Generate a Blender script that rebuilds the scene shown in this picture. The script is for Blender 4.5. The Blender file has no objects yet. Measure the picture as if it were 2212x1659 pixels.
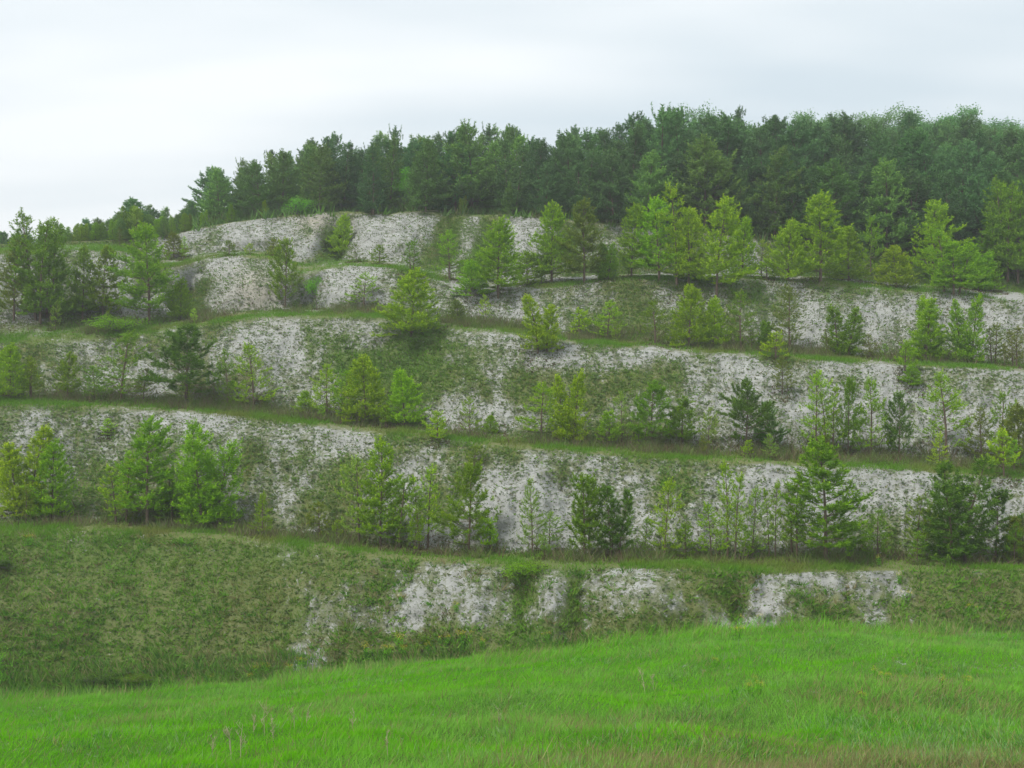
import bpy, math, random
import numpy as np
from mathutils import Vector
from mathutils.bvhtree import BVHTree

# ------------------------------------------------------------------ camera, world, sun, exposure
W, H, F = 2212.0, 1659.0, 2372.0          # photo measured at this size; F = focal length in those pixels
S = bpy.context.scene
cam_d = bpy.data.cameras.new('camera'); cam = bpy.data.objects.new('camera', cam_d)
S.collection.objects.link(cam); S.camera = cam
cam.location = (0, 0, 0); cam.rotation_euler = (math.radians(90), 0, 0)
cam_d.sensor_width = 36.0; cam_d.lens = 36.0 * F / W
cam_d.clip_start = 0.1; cam_d.clip_end = 8000

SUN_EL, SUN_AZ = math.radians(58), math.radians(-125)      # azimuth clockwise from +Y
wld = bpy.data.worlds.new('World'); S.world = wld; wld.use_nodes = True
nt = wld.node_tree; nt.nodes.clear()
def N(t, kind, **kw):
    n = t.nodes.new(kind)
    for k, v in kw.items():
        if k in n.inputs: n.inputs[k].default_value = v
        else: setattr(n, k, v)
    return n
sky = N(nt, 'ShaderNodeTexSky', sky_type='NISHITA', sun_disc=False, sun_elevation=SUN_EL, sun_rotation=SUN_AZ)
sky.air_density = 1.0; sky.dust_density = 3.0
tc = N(nt, 'ShaderNodeTexCoord'); sep = N(nt, 'ShaderNodeSeparateXYZ')
nt.links.new(tc.outputs['Generated'], sep.inputs[0])
zz = N(nt, 'ShaderNodeMath', operation='ADD'); zz.inputs[1].default_value = 0.22
nt.links.new(sep.outputs['Z'], zz.inputs[0])
mx = N(nt, 'ShaderNodeMath', operation='MAXIMUM'); mx.inputs[1].default_value = 0.12
nt.links.new(zz.outputs[0], mx.inputs[0])
dx = N(nt, 'ShaderNodeMath', operation='DIVIDE'); dy = N(nt, 'ShaderNodeMath', operation='DIVIDE')
nt.links.new(sep.outputs['X'], dx.inputs[0]); nt.links.new(mx.outputs[0], dx.inputs[1])
nt.links.new(sep.outputs['Y'], dy.inputs[0]); nt.links.new(mx.outputs[0], dy.inputs[1])
cmb = N(nt, 'ShaderNodeCombineXYZ')
nt.links.new(dx.outputs[0], cmb.inputs[0]); nt.links.new(dy.outputs[0], cmb.inputs[1])
mp = N(nt, 'ShaderNodeMapping'); mp.inputs['Location'].default_value = (12.1, 19.2, 0); mp.inputs['Scale'].default_value = (0.7, 1.85, 1)
nt.links.new(cmb.outputs[0], mp.inputs[0])
cn = N(nt, 'ShaderNodeTexNoise', Scale=1.0, Detail=3.5, Roughness=0.45)
nt.links.new(mp.outputs[0], cn.inputs['Vector'])
cr = N(nt, 'ShaderNodeValToRGB')
cr.color_ramp.elements[0].position = 0.34; cr.color_ramp.elements[0].color = (5.8, 6.65, 7.15, 1)
cr.color_ramp.elements[1].position = 0.63; cr.color_ramp.elements[1].color = (8.5, 8.8, 8.9, 1)
nt.links.new(cn.outputs['Fac'], cr.inputs[0])
mixs = N(nt, 'ShaderNodeMixRGB'); mixs.inputs[0].default_value = 0.9
nt.links.new(sky.outputs[0], mixs.inputs[1]); nt.links.new(cr.outputs[0], mixs.inputs[2])
bg = N(nt, 'ShaderNodeBackground', Strength=0.07)
nt.links.new(mixs.outputs[0], bg.inputs[0])
wo = N(nt, 'ShaderNodeOutputWorld'); nt.links.new(bg.outputs[0], wo.inputs[0])

sd = bpy.data.lights.new('sun', 'SUN'); sd.energy = 1.5; sd.angle = math.radians(14); sd.color = (1, 0.97, 0.91)
sun = bpy.data.objects.new('sun', sd); S.collection.objects.link(sun)
sv = Vector((math.sin(SUN_AZ) * math.cos(SUN_EL), math.cos(SUN_AZ) * math.cos(SUN_EL), math.sin(SUN_EL)))
sun.rotation_euler = sv.to_track_quat('Z', 'Y').to_euler()

S.view_settings.view_transform = 'Standard'; S.view_settings.look = 'None'
S.view_settings.exposure = 0.93; S.view_settings.gamma = 1.0
S.render.engine = 'CYCLES'
S.cycles.max_bounces = 5; S.cycles.diffuse_bounces = 3; S.cycles.transmission_bounces = 3
S.cycles.use_denoising = True

# ------------------------------------------------------------------ small helpers
rng = np.random.default_rng(7); random.seed(7)
C = S.collection
def lin(r, g, b):
    f = lambda c: ((c / 255 + 0.055) / 1.055) ** 2.4 if c > 10 else c / 255 / 12.92
    return np.array([f(r), f(g), f(b)])

def _hash(ix, iy, seed):
    h = (ix.astype(np.int64) * 374761393 + iy.astype(np.int64) * 668265263 + seed * 974634777) & 0x7fffffff
    h = ((h ^ (h >> 13)) * 1274126177) & 0x7fffffff
    return ((h ^ (h >> 16)) & 0xffff) / 65535.0
def vnoise(x, y, seed=0):
    x = np.asarray(x, float); y = np.asarray(y, float)
    ix = np.floor(x); iy = np.floor(y); fx = x - ix; fy = y - iy
    fx = fx * fx * (3 - 2 * fx); fy = fy * fy * (3 - 2 * fy)
    a = _hash(ix, iy, seed); b = _hash(ix + 1, iy, seed); c = _hash(ix, iy + 1, seed); d = _hash(ix + 1, iy + 1, seed)
    return (a * (1 - fx) + b * fx) * (1 - fy) + (c * (1 - fx) + d * fx) * fy
def fbm(x, y, octv=4, seed=0):
    s = 0; a = 0.5; t = 0
    for o in range(octv):
        s = s + a * vnoise(x * 2 ** o, y * 2 ** o, seed + o * 17); t += a; a *= 0.5
    return s / t
def sstep(a, b, x): t = np.clip((x - a) / (b - a), 0, 1); return t * t * (3 - 2 * t)

def link(name, me, parent=None, mats=()):
    o = bpy.data.objects.new(name, me); C.objects.link(o); o.parent = parent
    for m in mats: me.materials.append(m)
    return o
def mesh_np(name, verts, faces, cols=None, smooth=False):
    """verts (n,3); faces (m,k) of one size; cols (n,3) point colours."""
    me = bpy.data.meshes.new(name); n = len(verts); m, k = faces.shape
    me.vertices.add(n); me.vertices.foreach_set('co', np.ascontiguousarray(verts, np.float32).ravel())
    me.loops.add(m * k); me.loops.foreach_set('vertex_index', np.ascontiguousarray(faces, np.int32).ravel())
    me.polygons.add(m); me.polygons.foreach_set('loop_start', np.arange(0, m * k, k, dtype=np.int32))
    if cols is not None:
        at = me.attributes.new('col', 'FLOAT_COLOR', 'POINT')
        cc = np.ones((n, 4), np.float32); cc[:, :3] = cols
        at.data.foreach_set('color', cc.ravel())
    me.update(calc_edges=True); me.validate()
    if smooth: me.polygons.foreach_set('use_smooth', np.ones(m, bool))
    return me

class Tubes:
    def __init__(s): s.v = []; s.f = []; s.n = 0
    def add(s, pts, rad, sides=5):
        pts = np.asarray(pts, float); k = len(pts)
        d = np.gradient(pts, axis=0); d /= np.linalg.norm(d, axis=1)[:, None] + 1e-9
        ref = np.array([1, 0, 0]) if abs(d[0, 0]) < 0.8 else np.array([0, 1, 0])
        a = np.cross(d, ref); a /= np.linalg.norm(a, axis=1)[:, None] + 1e-9
        b = np.cross(d, a); ang = np.arange(sides) * 2 * math.pi / sides
        ring = pts[:, None] + (a[:, None] * np.cos(ang)[None, :, None] + b[:, None] * np.sin(ang)[None, :, None]) * np.asarray(rad)[:, None, None]
        s.v.append(ring.reshape(-1, 3))
        i = np.arange(k - 1)[:, None] * sides + np.arange(sides)[None]
        j = np.arange(k - 1)[:, None] * sides + (np.arange(sides)[None] + 1) % sides
        s.f.append(np.stack([i, j, j + sides, i + sides], -1).reshape(-1, 4) + s.n)
        s.n += k * sides
    def mesh(s, name): return mesh_np(name, np.concatenate(s.v), np.concatenate(s.f), smooth=True)

def tri_leaves(base, direc, length, width, cols, bend=None):
    """one triangle per leaf or needle"""
    n = len(base); direc = direc / (np.linalg.norm(direc, axis=1)[:, None] + 1e-9)
    side = np.cross(direc, rng.normal(size=(n, 3))); side /= np.linalg.norm(side, axis=1)[:, None] + 1e-9
    v = np.empty((n, 3, 3)); v[:, 0] = base - side * width[:, None] / 2; v[:, 1] = base + side * width[:, None] / 2
    v[:, 2] = base + direc * length[:, None]
    return v.reshape(-1, 3), np.arange(n * 3).reshape(-1, 3), np.repeat(cols, 3, 0)
def quad_leaves(base, direc, length, width, cols):
    """one kite-shaped leaf each"""
    n = len(base); direc = direc / (np.linalg.norm(direc, axis=1)[:, None] + 1e-9)
    side = np.cross(direc, rng.normal(size=(n, 3))); side /= np.linalg.norm(side, axis=1)[:, None] + 1e-9
    v = np.empty((n, 4, 3)); mid = base + direc * length[:, None] * 0.45
    v[:, 0] = base; v[:, 1] = mid + side * width[:, None] / 2; v[:, 2] = base + direc * length[:, None]; v[:, 3] = mid - side * width[:, None] / 2
    return v.reshape(-1, 3), np.arange(n * 4).reshape(-1, 4), np.repeat(cols, 4, 0)

# ------------------------------------------------------------------ materials
def new_mat(name):
    m = bpy.data.materials.new(name); m.use_nodes = True; t = m.node_tree; t.nodes.clear()
    return m, t, N(t, 'ShaderNodeOutputMaterial')
def leaf_mat(name, use_object_colour=True, transl=0.35, gloss=0.0):
    m, t, out = new_mat(name)
    at = N(t, 'ShaderNodeAttribute', attribute_name='col')
    if use_object_colour:
        oi = N(t, 'ShaderNodeObjectInfo'); mul = N(t, 'ShaderNodeMixRGB', blend_type='MULTIPLY'); mul.inputs[0].default_value = 1
        t.links.new(oi.outputs['Color'], mul.inputs[1]); t.links.new(at.outputs['Color'], mul.inputs[2]); col = mul.outputs[0]
    else: col = at.outputs['Color']
    d = N(t, 'ShaderNodeBsdfDiffuse'); tr = N(t, 'ShaderNodeBsdfTranslucent'); ms = N(t, 'ShaderNodeMixShader'); ms.inputs[0].default_value = transl
    t.links.new(col, d.inputs[0]); t.links.new(col, tr.inputs[0])
    t.links.new(d.outputs[0], ms.inputs[1]); t.links.new(tr.outputs[0], ms.inputs[2])
    t.links.new(ms.outputs[0], out.inputs[0]); return m
def plain_mat(name, col, col2=None, scale=8, rough=0.9):
    m, t, out = new_mat(name); b = N(t, 'ShaderNodeBsdfPrincipled'); b.inputs['Roughness'].default_value = rough
    b.inputs['Specular IOR Level'].default_value = 0.15
    no = N(t, 'ShaderNodeTexNoise', Scale=scale, Detail=4.0); tcd = N(t, 'ShaderNodeTexCoord')
    t.links.new(tcd.outputs['Object'], no.inputs['Vector'])
    mi = N(t, 'ShaderNodeMixRGB'); mi.inputs[1].default_value = (*col, 1); mi.inputs[2].default_value = (*(col2 or col), 1)
    t.links.new(no.outputs['Fac'], mi.inputs[0]); t.links.new(mi.outputs[0], b.inputs['Base Color']); t.links.new(b.outputs[0], out.inputs[0]); return m
M_needle = leaf_mat('pine_needles', transl=0.27); M_leaf = leaf_mat('broad_leaves', transl=0.4); M_herb = leaf_mat('herbs', False, 0.3); M_cushion = leaf_mat('cushion_leaves', False, 0.42); M_grass = leaf_mat('grass_blades', False, 0.38)
M_bark = plain_mat('pine_bark', (0.11, 0.085, 0.065), (0.19, 0.14, 0.10)); M_greybark = plain_mat('grey_bark', (0.10, 0.095, 0.08), (0.17, 0.16, 0.14))
M_dry = plain_mat('dry_stems', (0.38, 0.36, 0.20), (0.47, 0.44, 0.28)); M_stem = plain_mat('green_stems', (0.07, 0.13, 0.03), (0.10, 0.17, 0.04))
M_yellow = plain_mat('yellow_petals', (0.62, 0.50, 0.03), (0.55, 0.52, 0.05)); M_white = plain_mat('cream_petals', (0.50, 0.52, 0.33), (0.42, 0.48, 0.26))

def ground_mat(name='chalk_and_turf', turf=((0.115, 0.165, 0.045, 1), (0.19, 0.175, 0.085, 1))):
    """chalk where plants leave gaps, soil and thatch where they do not; attribute col: r = cover, g = olive, b = soil tone"""
    m, t, out = new_mat(name)
    at = N(t, 'ShaderNodeAttribute', attribute_name='col'); sp = N(t, 'ShaderNodeSeparateColor'); t.links.new(at.outputs['Color'], sp.inputs[0])
    ge = N(t, 'ShaderNodeNewGeometry')
    def noise(scale, det=5.0, ro=0.6):
        n = N(t, 'ShaderNodeTexNoise', Scale=scale, Detail=det, Roughness=ro); t.links.new(ge.outputs['Position'], n.inputs['Vector']); return n.outputs['Fac']
    n1 = noise(3.6, 6.0, 0.75); n2 = noise(0.6, 3.0)
    # speckle threshold: cover + noise
    un = N(t, 'ShaderNodeMath', operation='MULTIPLY_ADD', use_clamp=True); un.inputs[1].default_value = 3.4; un.inputs[2].default_value = -1.2; t.links.new(n1, un.inputs[0])
    a = N(t, 'ShaderNodeMath', operation='SUBTRACT'); t.links.new(sp.outputs[0], a.inputs[0]); t.links.new(un.outputs[0], a.inputs[1])
    mr = N(t, 'ShaderNodeMapRange'); mr.inputs['From Min'].default_value = -0.09; mr.inputs['From Max'].default_value = 0.09
    t.links.new(a.outputs[0], mr.inputs['Value'])
    ch = N(t, 'ShaderNodeValToRGB'); e = ch.color_ramp.elements
    e[0].position = 0.3; e[0].color = (0.25, 0.25, 0.232, 1); e[1].position = 0.7; e[1].color = (0.425, 0.427, 0.405, 1)
    t.links.new(noise(1.3, 6.0, 0.7), ch.inputs[0])
    beige = N(t, 'ShaderNodeMixRGB'); beige.inputs[2].default_value = (0.40, 0.35, 0.27, 1)
    t.links.new(sp.outputs[2], beige.inputs[0]); t.links.new(ch.outputs[0], beige.inputs[1])
    tu = N(t, 'ShaderNodeMixRGB'); tu.inputs[1].default_value = turf[0]; tu.inputs[2].default_value = turf[1]
    k = N(t, 'ShaderNodeMath', operation='MULTIPLY_ADD'); k.inputs[1].default_value = 0.9; t.links.new(n2, k.inputs[0]); 
    k2 = N(t, 'ShaderNodeMath', operation='SUBTRACT'); k2.inputs[1].default_value = 0.45; t.links.new(sp.outputs[1], k2.inputs[0]); t.links.new(k2.outputs[0], k.inputs[2])
    k.use_clamp = True; t.links.new(k.outputs[0], tu.inputs[0])
    cg = N(t, 'ShaderNodeMapRange'); cg.inputs['From Min'].default_value = 0.55; cg.inputs['From Max'].default_value = 0.9; t.links.new(sp.outputs[0], cg.inputs['Value'])
    tl = N(t, 'ShaderNodeMixRGB'); tl.inputs[1].default_value = (0.20, 0.21, 0.15, 1); t.links.new(cg.outputs[0], tl.inputs[0]); t.links.new(tu.outputs[0], tl.inputs[2]); tu = tl
    mi = N(t, 'ShaderNodeMixRGB'); t.links.new(mr.outputs[0], mi.inputs[0]); t.links.new(beige.outputs[0], mi.inputs[1]); t.links.new(tu.outputs[0], mi.inputs[2])
    b = N(t, 'ShaderNodeBsdfPrincipled'); b.inputs['Roughness'].default_value = 0.95; b.inputs['Specular IOR Level'].default_value = 0.1
    bu = N(t, 'ShaderNodeBump'); bu.inputs['Strength'].default_value = 0.8; bu.inputs['Distance'].default_value = 0.12
    t.links.new(noise(5.0, 6.0, 0.7), bu.inputs['Height']); t.links.new(bu.outputs[0], b.inputs['Normal'])
    t.links.new(mi.outputs[0], b.inputs['Base Color']); t.links.new(b.outputs[0], out.inputs[0]); return m
M_ground = ground_mat(); M_meadow = ground_mat('meadow_turf', ((0.07, 0.19, 0.022, 1), (0.11, 0.19, 0.035, 1)))

# ------------------------------------------------------------------ the terraced hill: lines read off the photograph, depths from slope angles
U = np.arange(-700, 2913, 7.0)
def line(pts, smooth=3):
    x, y = zip(*pts); v = np.interp(U, x, y)
    for _ in range(smooth): v = np.convolve(np.pad(v, 2, mode='edge'), np.array([1, 2, 3, 2, 1]) / 9, 'valid')
    return v
CREST = line([(-700, 1520), (0, 1497), (300, 1478), (560, 1462), (650, 1448), (800, 1432), (1000, 1412), (1200, 1392), (1400, 1372), (1600, 1355), (1750, 1348), (2000, 1348), (2212, 1356), (2900, 1375)]) + 19
E1 = line([(-700, 1165), (0, 1152), (200, 1143), (400, 1152), (550, 1168), (700, 1182), (850, 1202), (1000, 1214), (1200, 1226), (1500, 1226), (1640, 1234), (1800, 1230), (2212, 1230), (2900, 1235)])
B1 = line([(-700, 1130), (0, 1120), (250, 1125), (500, 1140), (700, 1163), (900, 1186), (1100, 1196), (1500, 1202), (2212, 1206), (2900, 1210)])
E2 = line([(-700, 860), (0, 872), (200, 878), (400, 890), (600, 907), (750, 927), (900, 943), (1000, 953), (1150, 968), (1400, 988), (1700, 1002), (2000, 1018), (2212, 1032), (2900, 1070)])
B2 = line([(-700, 832), (0, 850), (300, 860), (500, 875), (700, 900), (900, 918), (1000, 930), (1200, 950), (1500, 970), (1800, 985), (2212, 1005), (2900, 1040)])
E3 = line([(-700, 765), (0, 742), (200, 735), (400, 708), (520, 690), (600, 682), (800, 684), (880, 700), (960, 708), (1100, 722), (1230, 738), (1500, 758), (1800, 779), (2212, 798), (2900, 830)])
B3 = line([(-700, 720), (0, 700), (300, 695), (420, 684), (520, 672), (700, 668), (850, 668), (950, 685), (1100, 702), (1230, 722), (1500, 742), (1800, 766), (2212, 786), (2900, 815)])
E4 = line([(-700, 570), (0, 548), (150, 538), (270, 540), (340, 580), (390, 575), (430, 560), (500, 552), (600, 556), (645, 600), (690, 585), (760, 573), (860, 580), (950, 610), (1050, 632), (1150, 628), (1300, 608), (1500, 603), (1620, 603), (1800, 612), (2000, 632), (2212, 648), (2900, 680)], 4)
B4 = line([(-700, 555), (0, 536), (150, 528), (270, 531), (340, 560), (390, 558), (430, 548), (500, 543), (600, 546), (645, 575), (690, 570), (760, 563), (860, 568), (950, 590), (1050, 610), (1150, 606), (1300, 592), (1500, 590), (1620, 590), (1800, 598), (2000, 616), (2212, 630), (2900, 660)], 4)
E5 = line([(-700, 545), (0, 528), (150, 522), (270, 520), (340, 515), (450, 490), (600, 468), (750, 458), (830, 468), (890, 458), (1000, 468), (1170, 472), (1300, 488), (1500, 508), (1640, 525), (1800, 545), (2000, 570), (2212, 590), (2900, 620)])
G6 = line([(-700, 700), (0, 640), (200, 565), (400, 485), (600, 442), (900, 415), (1200, 390), (1500, 368), (1800, 368), (2212, 380), (2900, 410)])
sv_ = lambda v: (H / 2 - v) / F
n = len(U); one = np.ones(n)
Y0 = 39.5 + 0.6 * np.sin(U / 260.0)
prof = []                                        # list of (Y, z) per key line
def addp(Y, z): prof.append((Y, z))
crestY = 29 + 0.5 * np.sin(U / 310 + 1)
addp(-60 * one, -1.9 * one); addp(-1 * one, -1.75 * one); addp(5 * one, -2.5 * one)
addp(12.5 * one, 12.5 * sv_(1665 * one)); addp(18.5 * one, 18.5 * sv_(1552 * one + (CREST - 1400) * 0.35))
addp(crestY, crestY * sv_(CREST)); addp(Y0, Y0 * sv_(CREST + 16))
def face(V, m):
    Yp, zp = prof[-1]; s = sv_(V); Y = (zp - m * Yp) / (s - m); addp(Y, Y * s)
def bench(V, w):
    Yp, zp = prof[-1]; Y = Yp + w; addp(Y, Y * sv_(V))
face(E1, 0.72); bench(B1, 3.4); face(E2, 0.70); bench(B2, 3.4); face(E3, 0.70); bench(B3, 4.2)
face(E4, 0.70); bench(B4, 5.0); face(E5, np.interp(U, [1400, 1700], [0.66, 0.52]))
YE5 = prof[-1][0]; addp(YE5 + 30, (YE5 + 30) * sv_(G6)); addp(YE5 + 70, prof[-1][1] - 1.0); addp(YE5 + 220, prof[-2][1] - 25.0)
SUBS = [3, 5, 16, 24, 30, 26, 26, 8, 30, 8, 28, 8, 26, 10, 26, 20, 10, 6]
KEY = [0]; GY = []; GZ = []; SEG = []; TT = []
for k in range(len(prof) - 1):
    m = SUBS[k]
    for i in range(m):
        t = i / m; GY.append(prof[k][0] * (1 - t) + prof[k + 1][0] * t); GZ.append(prof[k][1] * (1 - t) + prof[k + 1][1] * t); SEG.append(k); TT.append(t)
    KEY.append(KEY[-1] + m)
GY.append(prof[-1][0]); GZ.append(prof[-1][1]); SEG.append(len(prof) - 2); TT.append(1.0)
GY = np.array(GY); GZ = np.array(GZ); SEG = np.tile(np.array(SEG)[:, None], (1, n)); TT = np.tile(np.array(TT)[:, None], (1, n))      # rows x columns
for _ in range(3):                                                                  # round the lips and toes
    z2 = GZ.copy(); z2[1:-1] = GZ[1:-1] * 0.5 + (GZ[:-2] + GZ[2:]) * 0.25; far = GY > 4; GZ = np.where(far, z2, GZ)
GX = (U[None] - W / 2) / F * np.maximum(GY, 14.0)                                   # columns stay parallel near the camera
VV = H / 2 - GZ / np.maximum(GY, 1) * F; UU = np.broadcast_to(U[None], VV.shape)    # where each vertex lies in the photo

# ---- plant cover read off the photograph (centre x, y, radius x, y, cover, weight)
base_cover = {6: 0.8, 7: 0.95, 8: 0.58, 9: 0.88, 10: 0.6, 11: 0.88, 12: 0.6, 13: 0.66, 14: 0.4, 15: 1.0, 16: 1.0, 17: 1.0}
COVER = np.ones(VV.shape); OLIVE = np.full(VV.shape, 0.45); BEIGE = np.zeros(VV.shape)
for k, c in base_cover.items(): COVER[SEG == k] = c
for _ in range(2): COVER[1:-1] = COVER[1:-1] * 0.5 + (COVER[:-2] + COVER[2:]) * 0.25
wob = (fbm(UU / 75, VV / 60, 5, 3) - 0.5) * 190; wob2 = (fbm(UU / 75, VV / 60, 5, 9) - 0.5) * 95
UW, VW = UU + wob, VV + wob2
def patch(x0, x1, y0, y1, c, soft=22, arr=COVER, seg=None, raw=False, lean=0.0):
    a, b = (UU + wob * 0.26, VV + wob2 * 0.26) if raw else (UW, VW); soft = soft * (1.5 if raw else 2.0); a = a - lean * (VV - (y0 + y1) / 2)
    w = sstep(x0 - soft, x0 + soft, a) * (1 - sstep(x1 - soft, x1 + soft, a)) * sstep(y0 - soft * .7, y0 + soft * .7, b) * (1 - sstep(y1 - soft * .7, y1 + soft * .7, b))
    if seg is not None: w = w * np.isin(SEG, seg)
    arr[...] = arr * (1 - w) + c * w
P_ = patch
# lowest face
P_(-900, 640, 1150, 1500, 1.0, 60, seg=[6]); P_(-900, 700, 1230, 1500, 0.36, 90, OLIVE, [5, 6]); P_(-900, 700, 1140, 1225, 0.15, 30, OLIVE, [6]); P_(600, 760, 1180, 1420, 0.8, 60, seg=[6])
P_(760, 880, 1200, 1380, 0.6, 45, seg=[6]); P_(860, 1090, 1215, 1365, 0.42, 40, seg=[6]); P_(1106, 1152, 1200, 1290, 1.0, 14, seg=[6], raw=True); P_(1120, 1146, 1280, 1420, 0.95, 16, seg=[6], raw=True); P_(1160, 1222, 1240, 1345, 0.3, 20, seg=[6], raw=True); P_(1228, 1260, 1200, 1290, 0.95, 14, seg=[6], raw=True); P_(1234, 1280, 1280, 1420, 1.0, 16, seg=[6], raw=True)
P_(1275, 1480, 1225, 1345, 0.42, 30, seg=[6]); P_(1490, 1625, 1230, 1360, 0.66, 16, seg=[6]); P_(1622, 1690, 1250, 1400, -0.1, 26, seg=[6], raw=True, lean=-0.35); P_(1640, 1800, 1234, 1285, -0.05, 24, seg=[6], raw=True)
P_(1700, 1860, 1275, 1400, 0.85, 18, seg=[6]); P_(1850, 1940, 1238, 1285, 0.28, 20, seg=[6]); P_(1940, 2900, 1230, 1400, 0.98, 18, seg=[6]); P_(-900, 2900, 1372, 1600, 1.0, 14, seg=[6])
P_(-900, 1600, 1355, 1600, 0.95, 20, seg=[6]); P_(600, 670, 1385, 1430, 0.45, 20, seg=[6])
# second face
P_(-900, 140, 880, 975, 0.24, 25, seg=[8]); P_(150, 310, 905, 1010, 0.62, 25, seg=[8]); P_(320, 560, 890, 940, 0.32, 20, seg=[8]); P_(-900, 520, 1000, 1120, 0.62, 25, seg=[8])
P_(520, 760, 905, 1000, 0.30, 25, seg=[8]); P_(520, 770, 1005, 1120, 0.66, 30, seg=[8]); P_(640, 710, 1120, 1170, 0.25, 15, seg=[8]); P_(730, 800, 930, 985, 0.12, 16, seg=[8]); P_(800, 1020, 990, 1200, 0.42, 30, seg=[8])
P_(1020, 1200, 1000, 1200, 0.16, 25, seg=[8]); P_(1190, 1260, 990, 1040, 0.85, 16, seg=[8]); P_(1260, 2300, 1000, 1100, 0.36, 30, seg=[8]); P_(1300, 1900, 1080, 1180, 0.28, 30, seg=[8]); P_(2180, 2500, 1060, 1150, 0.2, 16, seg=[8])
# third face
P_(-900, 110, 700, 850, 0.72, 25, seg=[10]); P_(100, 400, 745, 850, 0.5, 25, seg=[10]); P_(80, 150, 790, 850, 0.15, 14, seg=[10]); P_(400, 640, 690, 850, 0.46, 25, seg=[10]); P_(590, 650, 690, 800, 0.16, 16, seg=[10])
P_(700, 800, 680, 720, 0.10, 16, seg=[10]); P_(660, 1000, 720, 850, 0.8, 50, seg=[10]); P_(800, 990, 690, 790, 0.95, 40, seg=[10]); P_(1000, 1060, 740, 790, 0.35, 14, seg=[10]); P_(1040, 1090, 780, 870, 0.3, 16, seg=[10]); P_(900, 1140, 865, 930, 0.16, 18, seg=[10])
P_(590, 700, 830, 890, 0.25, 16, seg=[10]); P_(1150, 1500, 745, 790, 0.28, 20, seg=[10]); P_(1180, 1560, 800, 850, 0.75, 22, seg=[10]); P_(1250, 1560, 865, 900, 0.22, 18, seg=[10]); P_(1500, 2300, 775, 990, 0.33, 25, seg=[10])
# fourth face
P_(-900, 140, 540, 700, 0.35, 22, seg=[12]); P_(190, 300, 540, 690, 0.12, 16, seg=[12]); P_(375, 452, 595, 700, 1.0, 12, seg=[12], raw=True); P_(385, 432, 568, 598, 0.3, 8, seg=[12], raw=True); P_(455, 640, 556, 672, 0.05, 12, seg=[12], raw=True); P_(500, 620, 580, 680, 0.55, 40, BEIGE, raw=True)
P_(648, 715, 520, 600, 0.75, 14, seg=[12, 13], raw=True); P_(690, 870, 582, 660, 0.16, 14, seg=[12], raw=True); P_(740, 800, 620, 670, 0.7, 14, seg=[12]); P_(860, 1000, 600, 690, 0.5, 20, seg=[12]); P_(1010, 1200, 660, 705, 0.18, 16, seg=[12]); P_(1000, 1200, 635, 660, 0.6, 12, seg=[12])
P_(1225, 1460, 610, 690, 0.86, 40, seg=[12]); P_(1400, 1700, 620, 750, 0.72, 25, seg=[12]); P_(1720, 1790, 660, 760, 0.2, 16, seg=[12]); P_(1780, 1900, 640, 700, 0.55, 20, seg=[12]); P_(1800, 2080, 640, 780, 0.36, 20, seg=[12]); P_(2090, 2900, 650, 790, 0.14, 14, seg=[12])
P_(1000, 1560, 590, 612, 0.2, 16, seg=[13]); P_(1850, 1930, 590, 640, 0.25, 14, seg=[13]); P_(2100, 2212, 600, 640, 0.35, 14, seg=[13]); P_(400, 650, 540, 556, 0.75, 8, seg=[13], raw=True)
# top face
P_(380, 740, 455, 535, 0.06, 14, seg=[14], raw=True); P_(640, 760, 455, 500, 0.6, 22, BEIGE, raw=True); P_(400, 660, 520, 552, 0.42, 10, seg=[14], raw=True); P_(688, 750, 470, 570, 0.95, 12, seg=[14, 13], raw=True, lean=-0.6); P_(765, 940, 470, 560, 0.12, 12, seg=[14], raw=True)
P_(925, 978, 455, 600, 0.95, 12, seg=[14], raw=True, lean=-0.45); P_(985, 1028, 470, 600, 0.2, 10, seg=[14], raw=True, lean=-0.45); P_(1030, 1092, 455, 600, 0.97, 12, seg=[14], raw=True, lean=-0.5); P_(1098, 1185, 472, 600, 0.12, 10, seg=[14], raw=True); P_(1185, 1620, 470, 610, 0.8, 16, seg=[14]); P_(1622, 1668, 528, 600, 0.05, 10, seg=[14], raw=True); P_(1668, 2900, 480, 640, 1.0, 16, seg=[14]); P_(-900, 330, 440, 560, 0.9, 12, seg=[14])
P_(1090, 1290, 1200, 1420, 0.15, 20, OLIVE); P_(930, 1100, 455, 600, 0.1, 14, OLIVE); P_(690, 770, 455, 600, 0.2, 14, OLIVE); P_(200, 620, 700, 860, 0.75, 40, OLIVE); P_(650, 1000, 690, 830, 0.02, 40, OLIVE); P_(-900, 400, 660, 740, 0.1, 20, OLIVE, raw=True)
COVER = np.clip(COVER + np.isin(SEG, [6, 8, 10, 12, 14]) * (fbm(UU / 16.0 + (fbm(UU / 50, VV / 40, 3, 37) - 0.5) * 3, VV / 55.0, 3, 23) - 0.5) * 0.75 * np.clip((1 - COVER) * 5, 0, 1) + 0.05 + (fbm(GX / 2.6, GY / 2.6 , 5, 21) - 0.5) * 1.25 * np.clip((1 - COVER) * 5, 0, 1), 0, 1)

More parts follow.
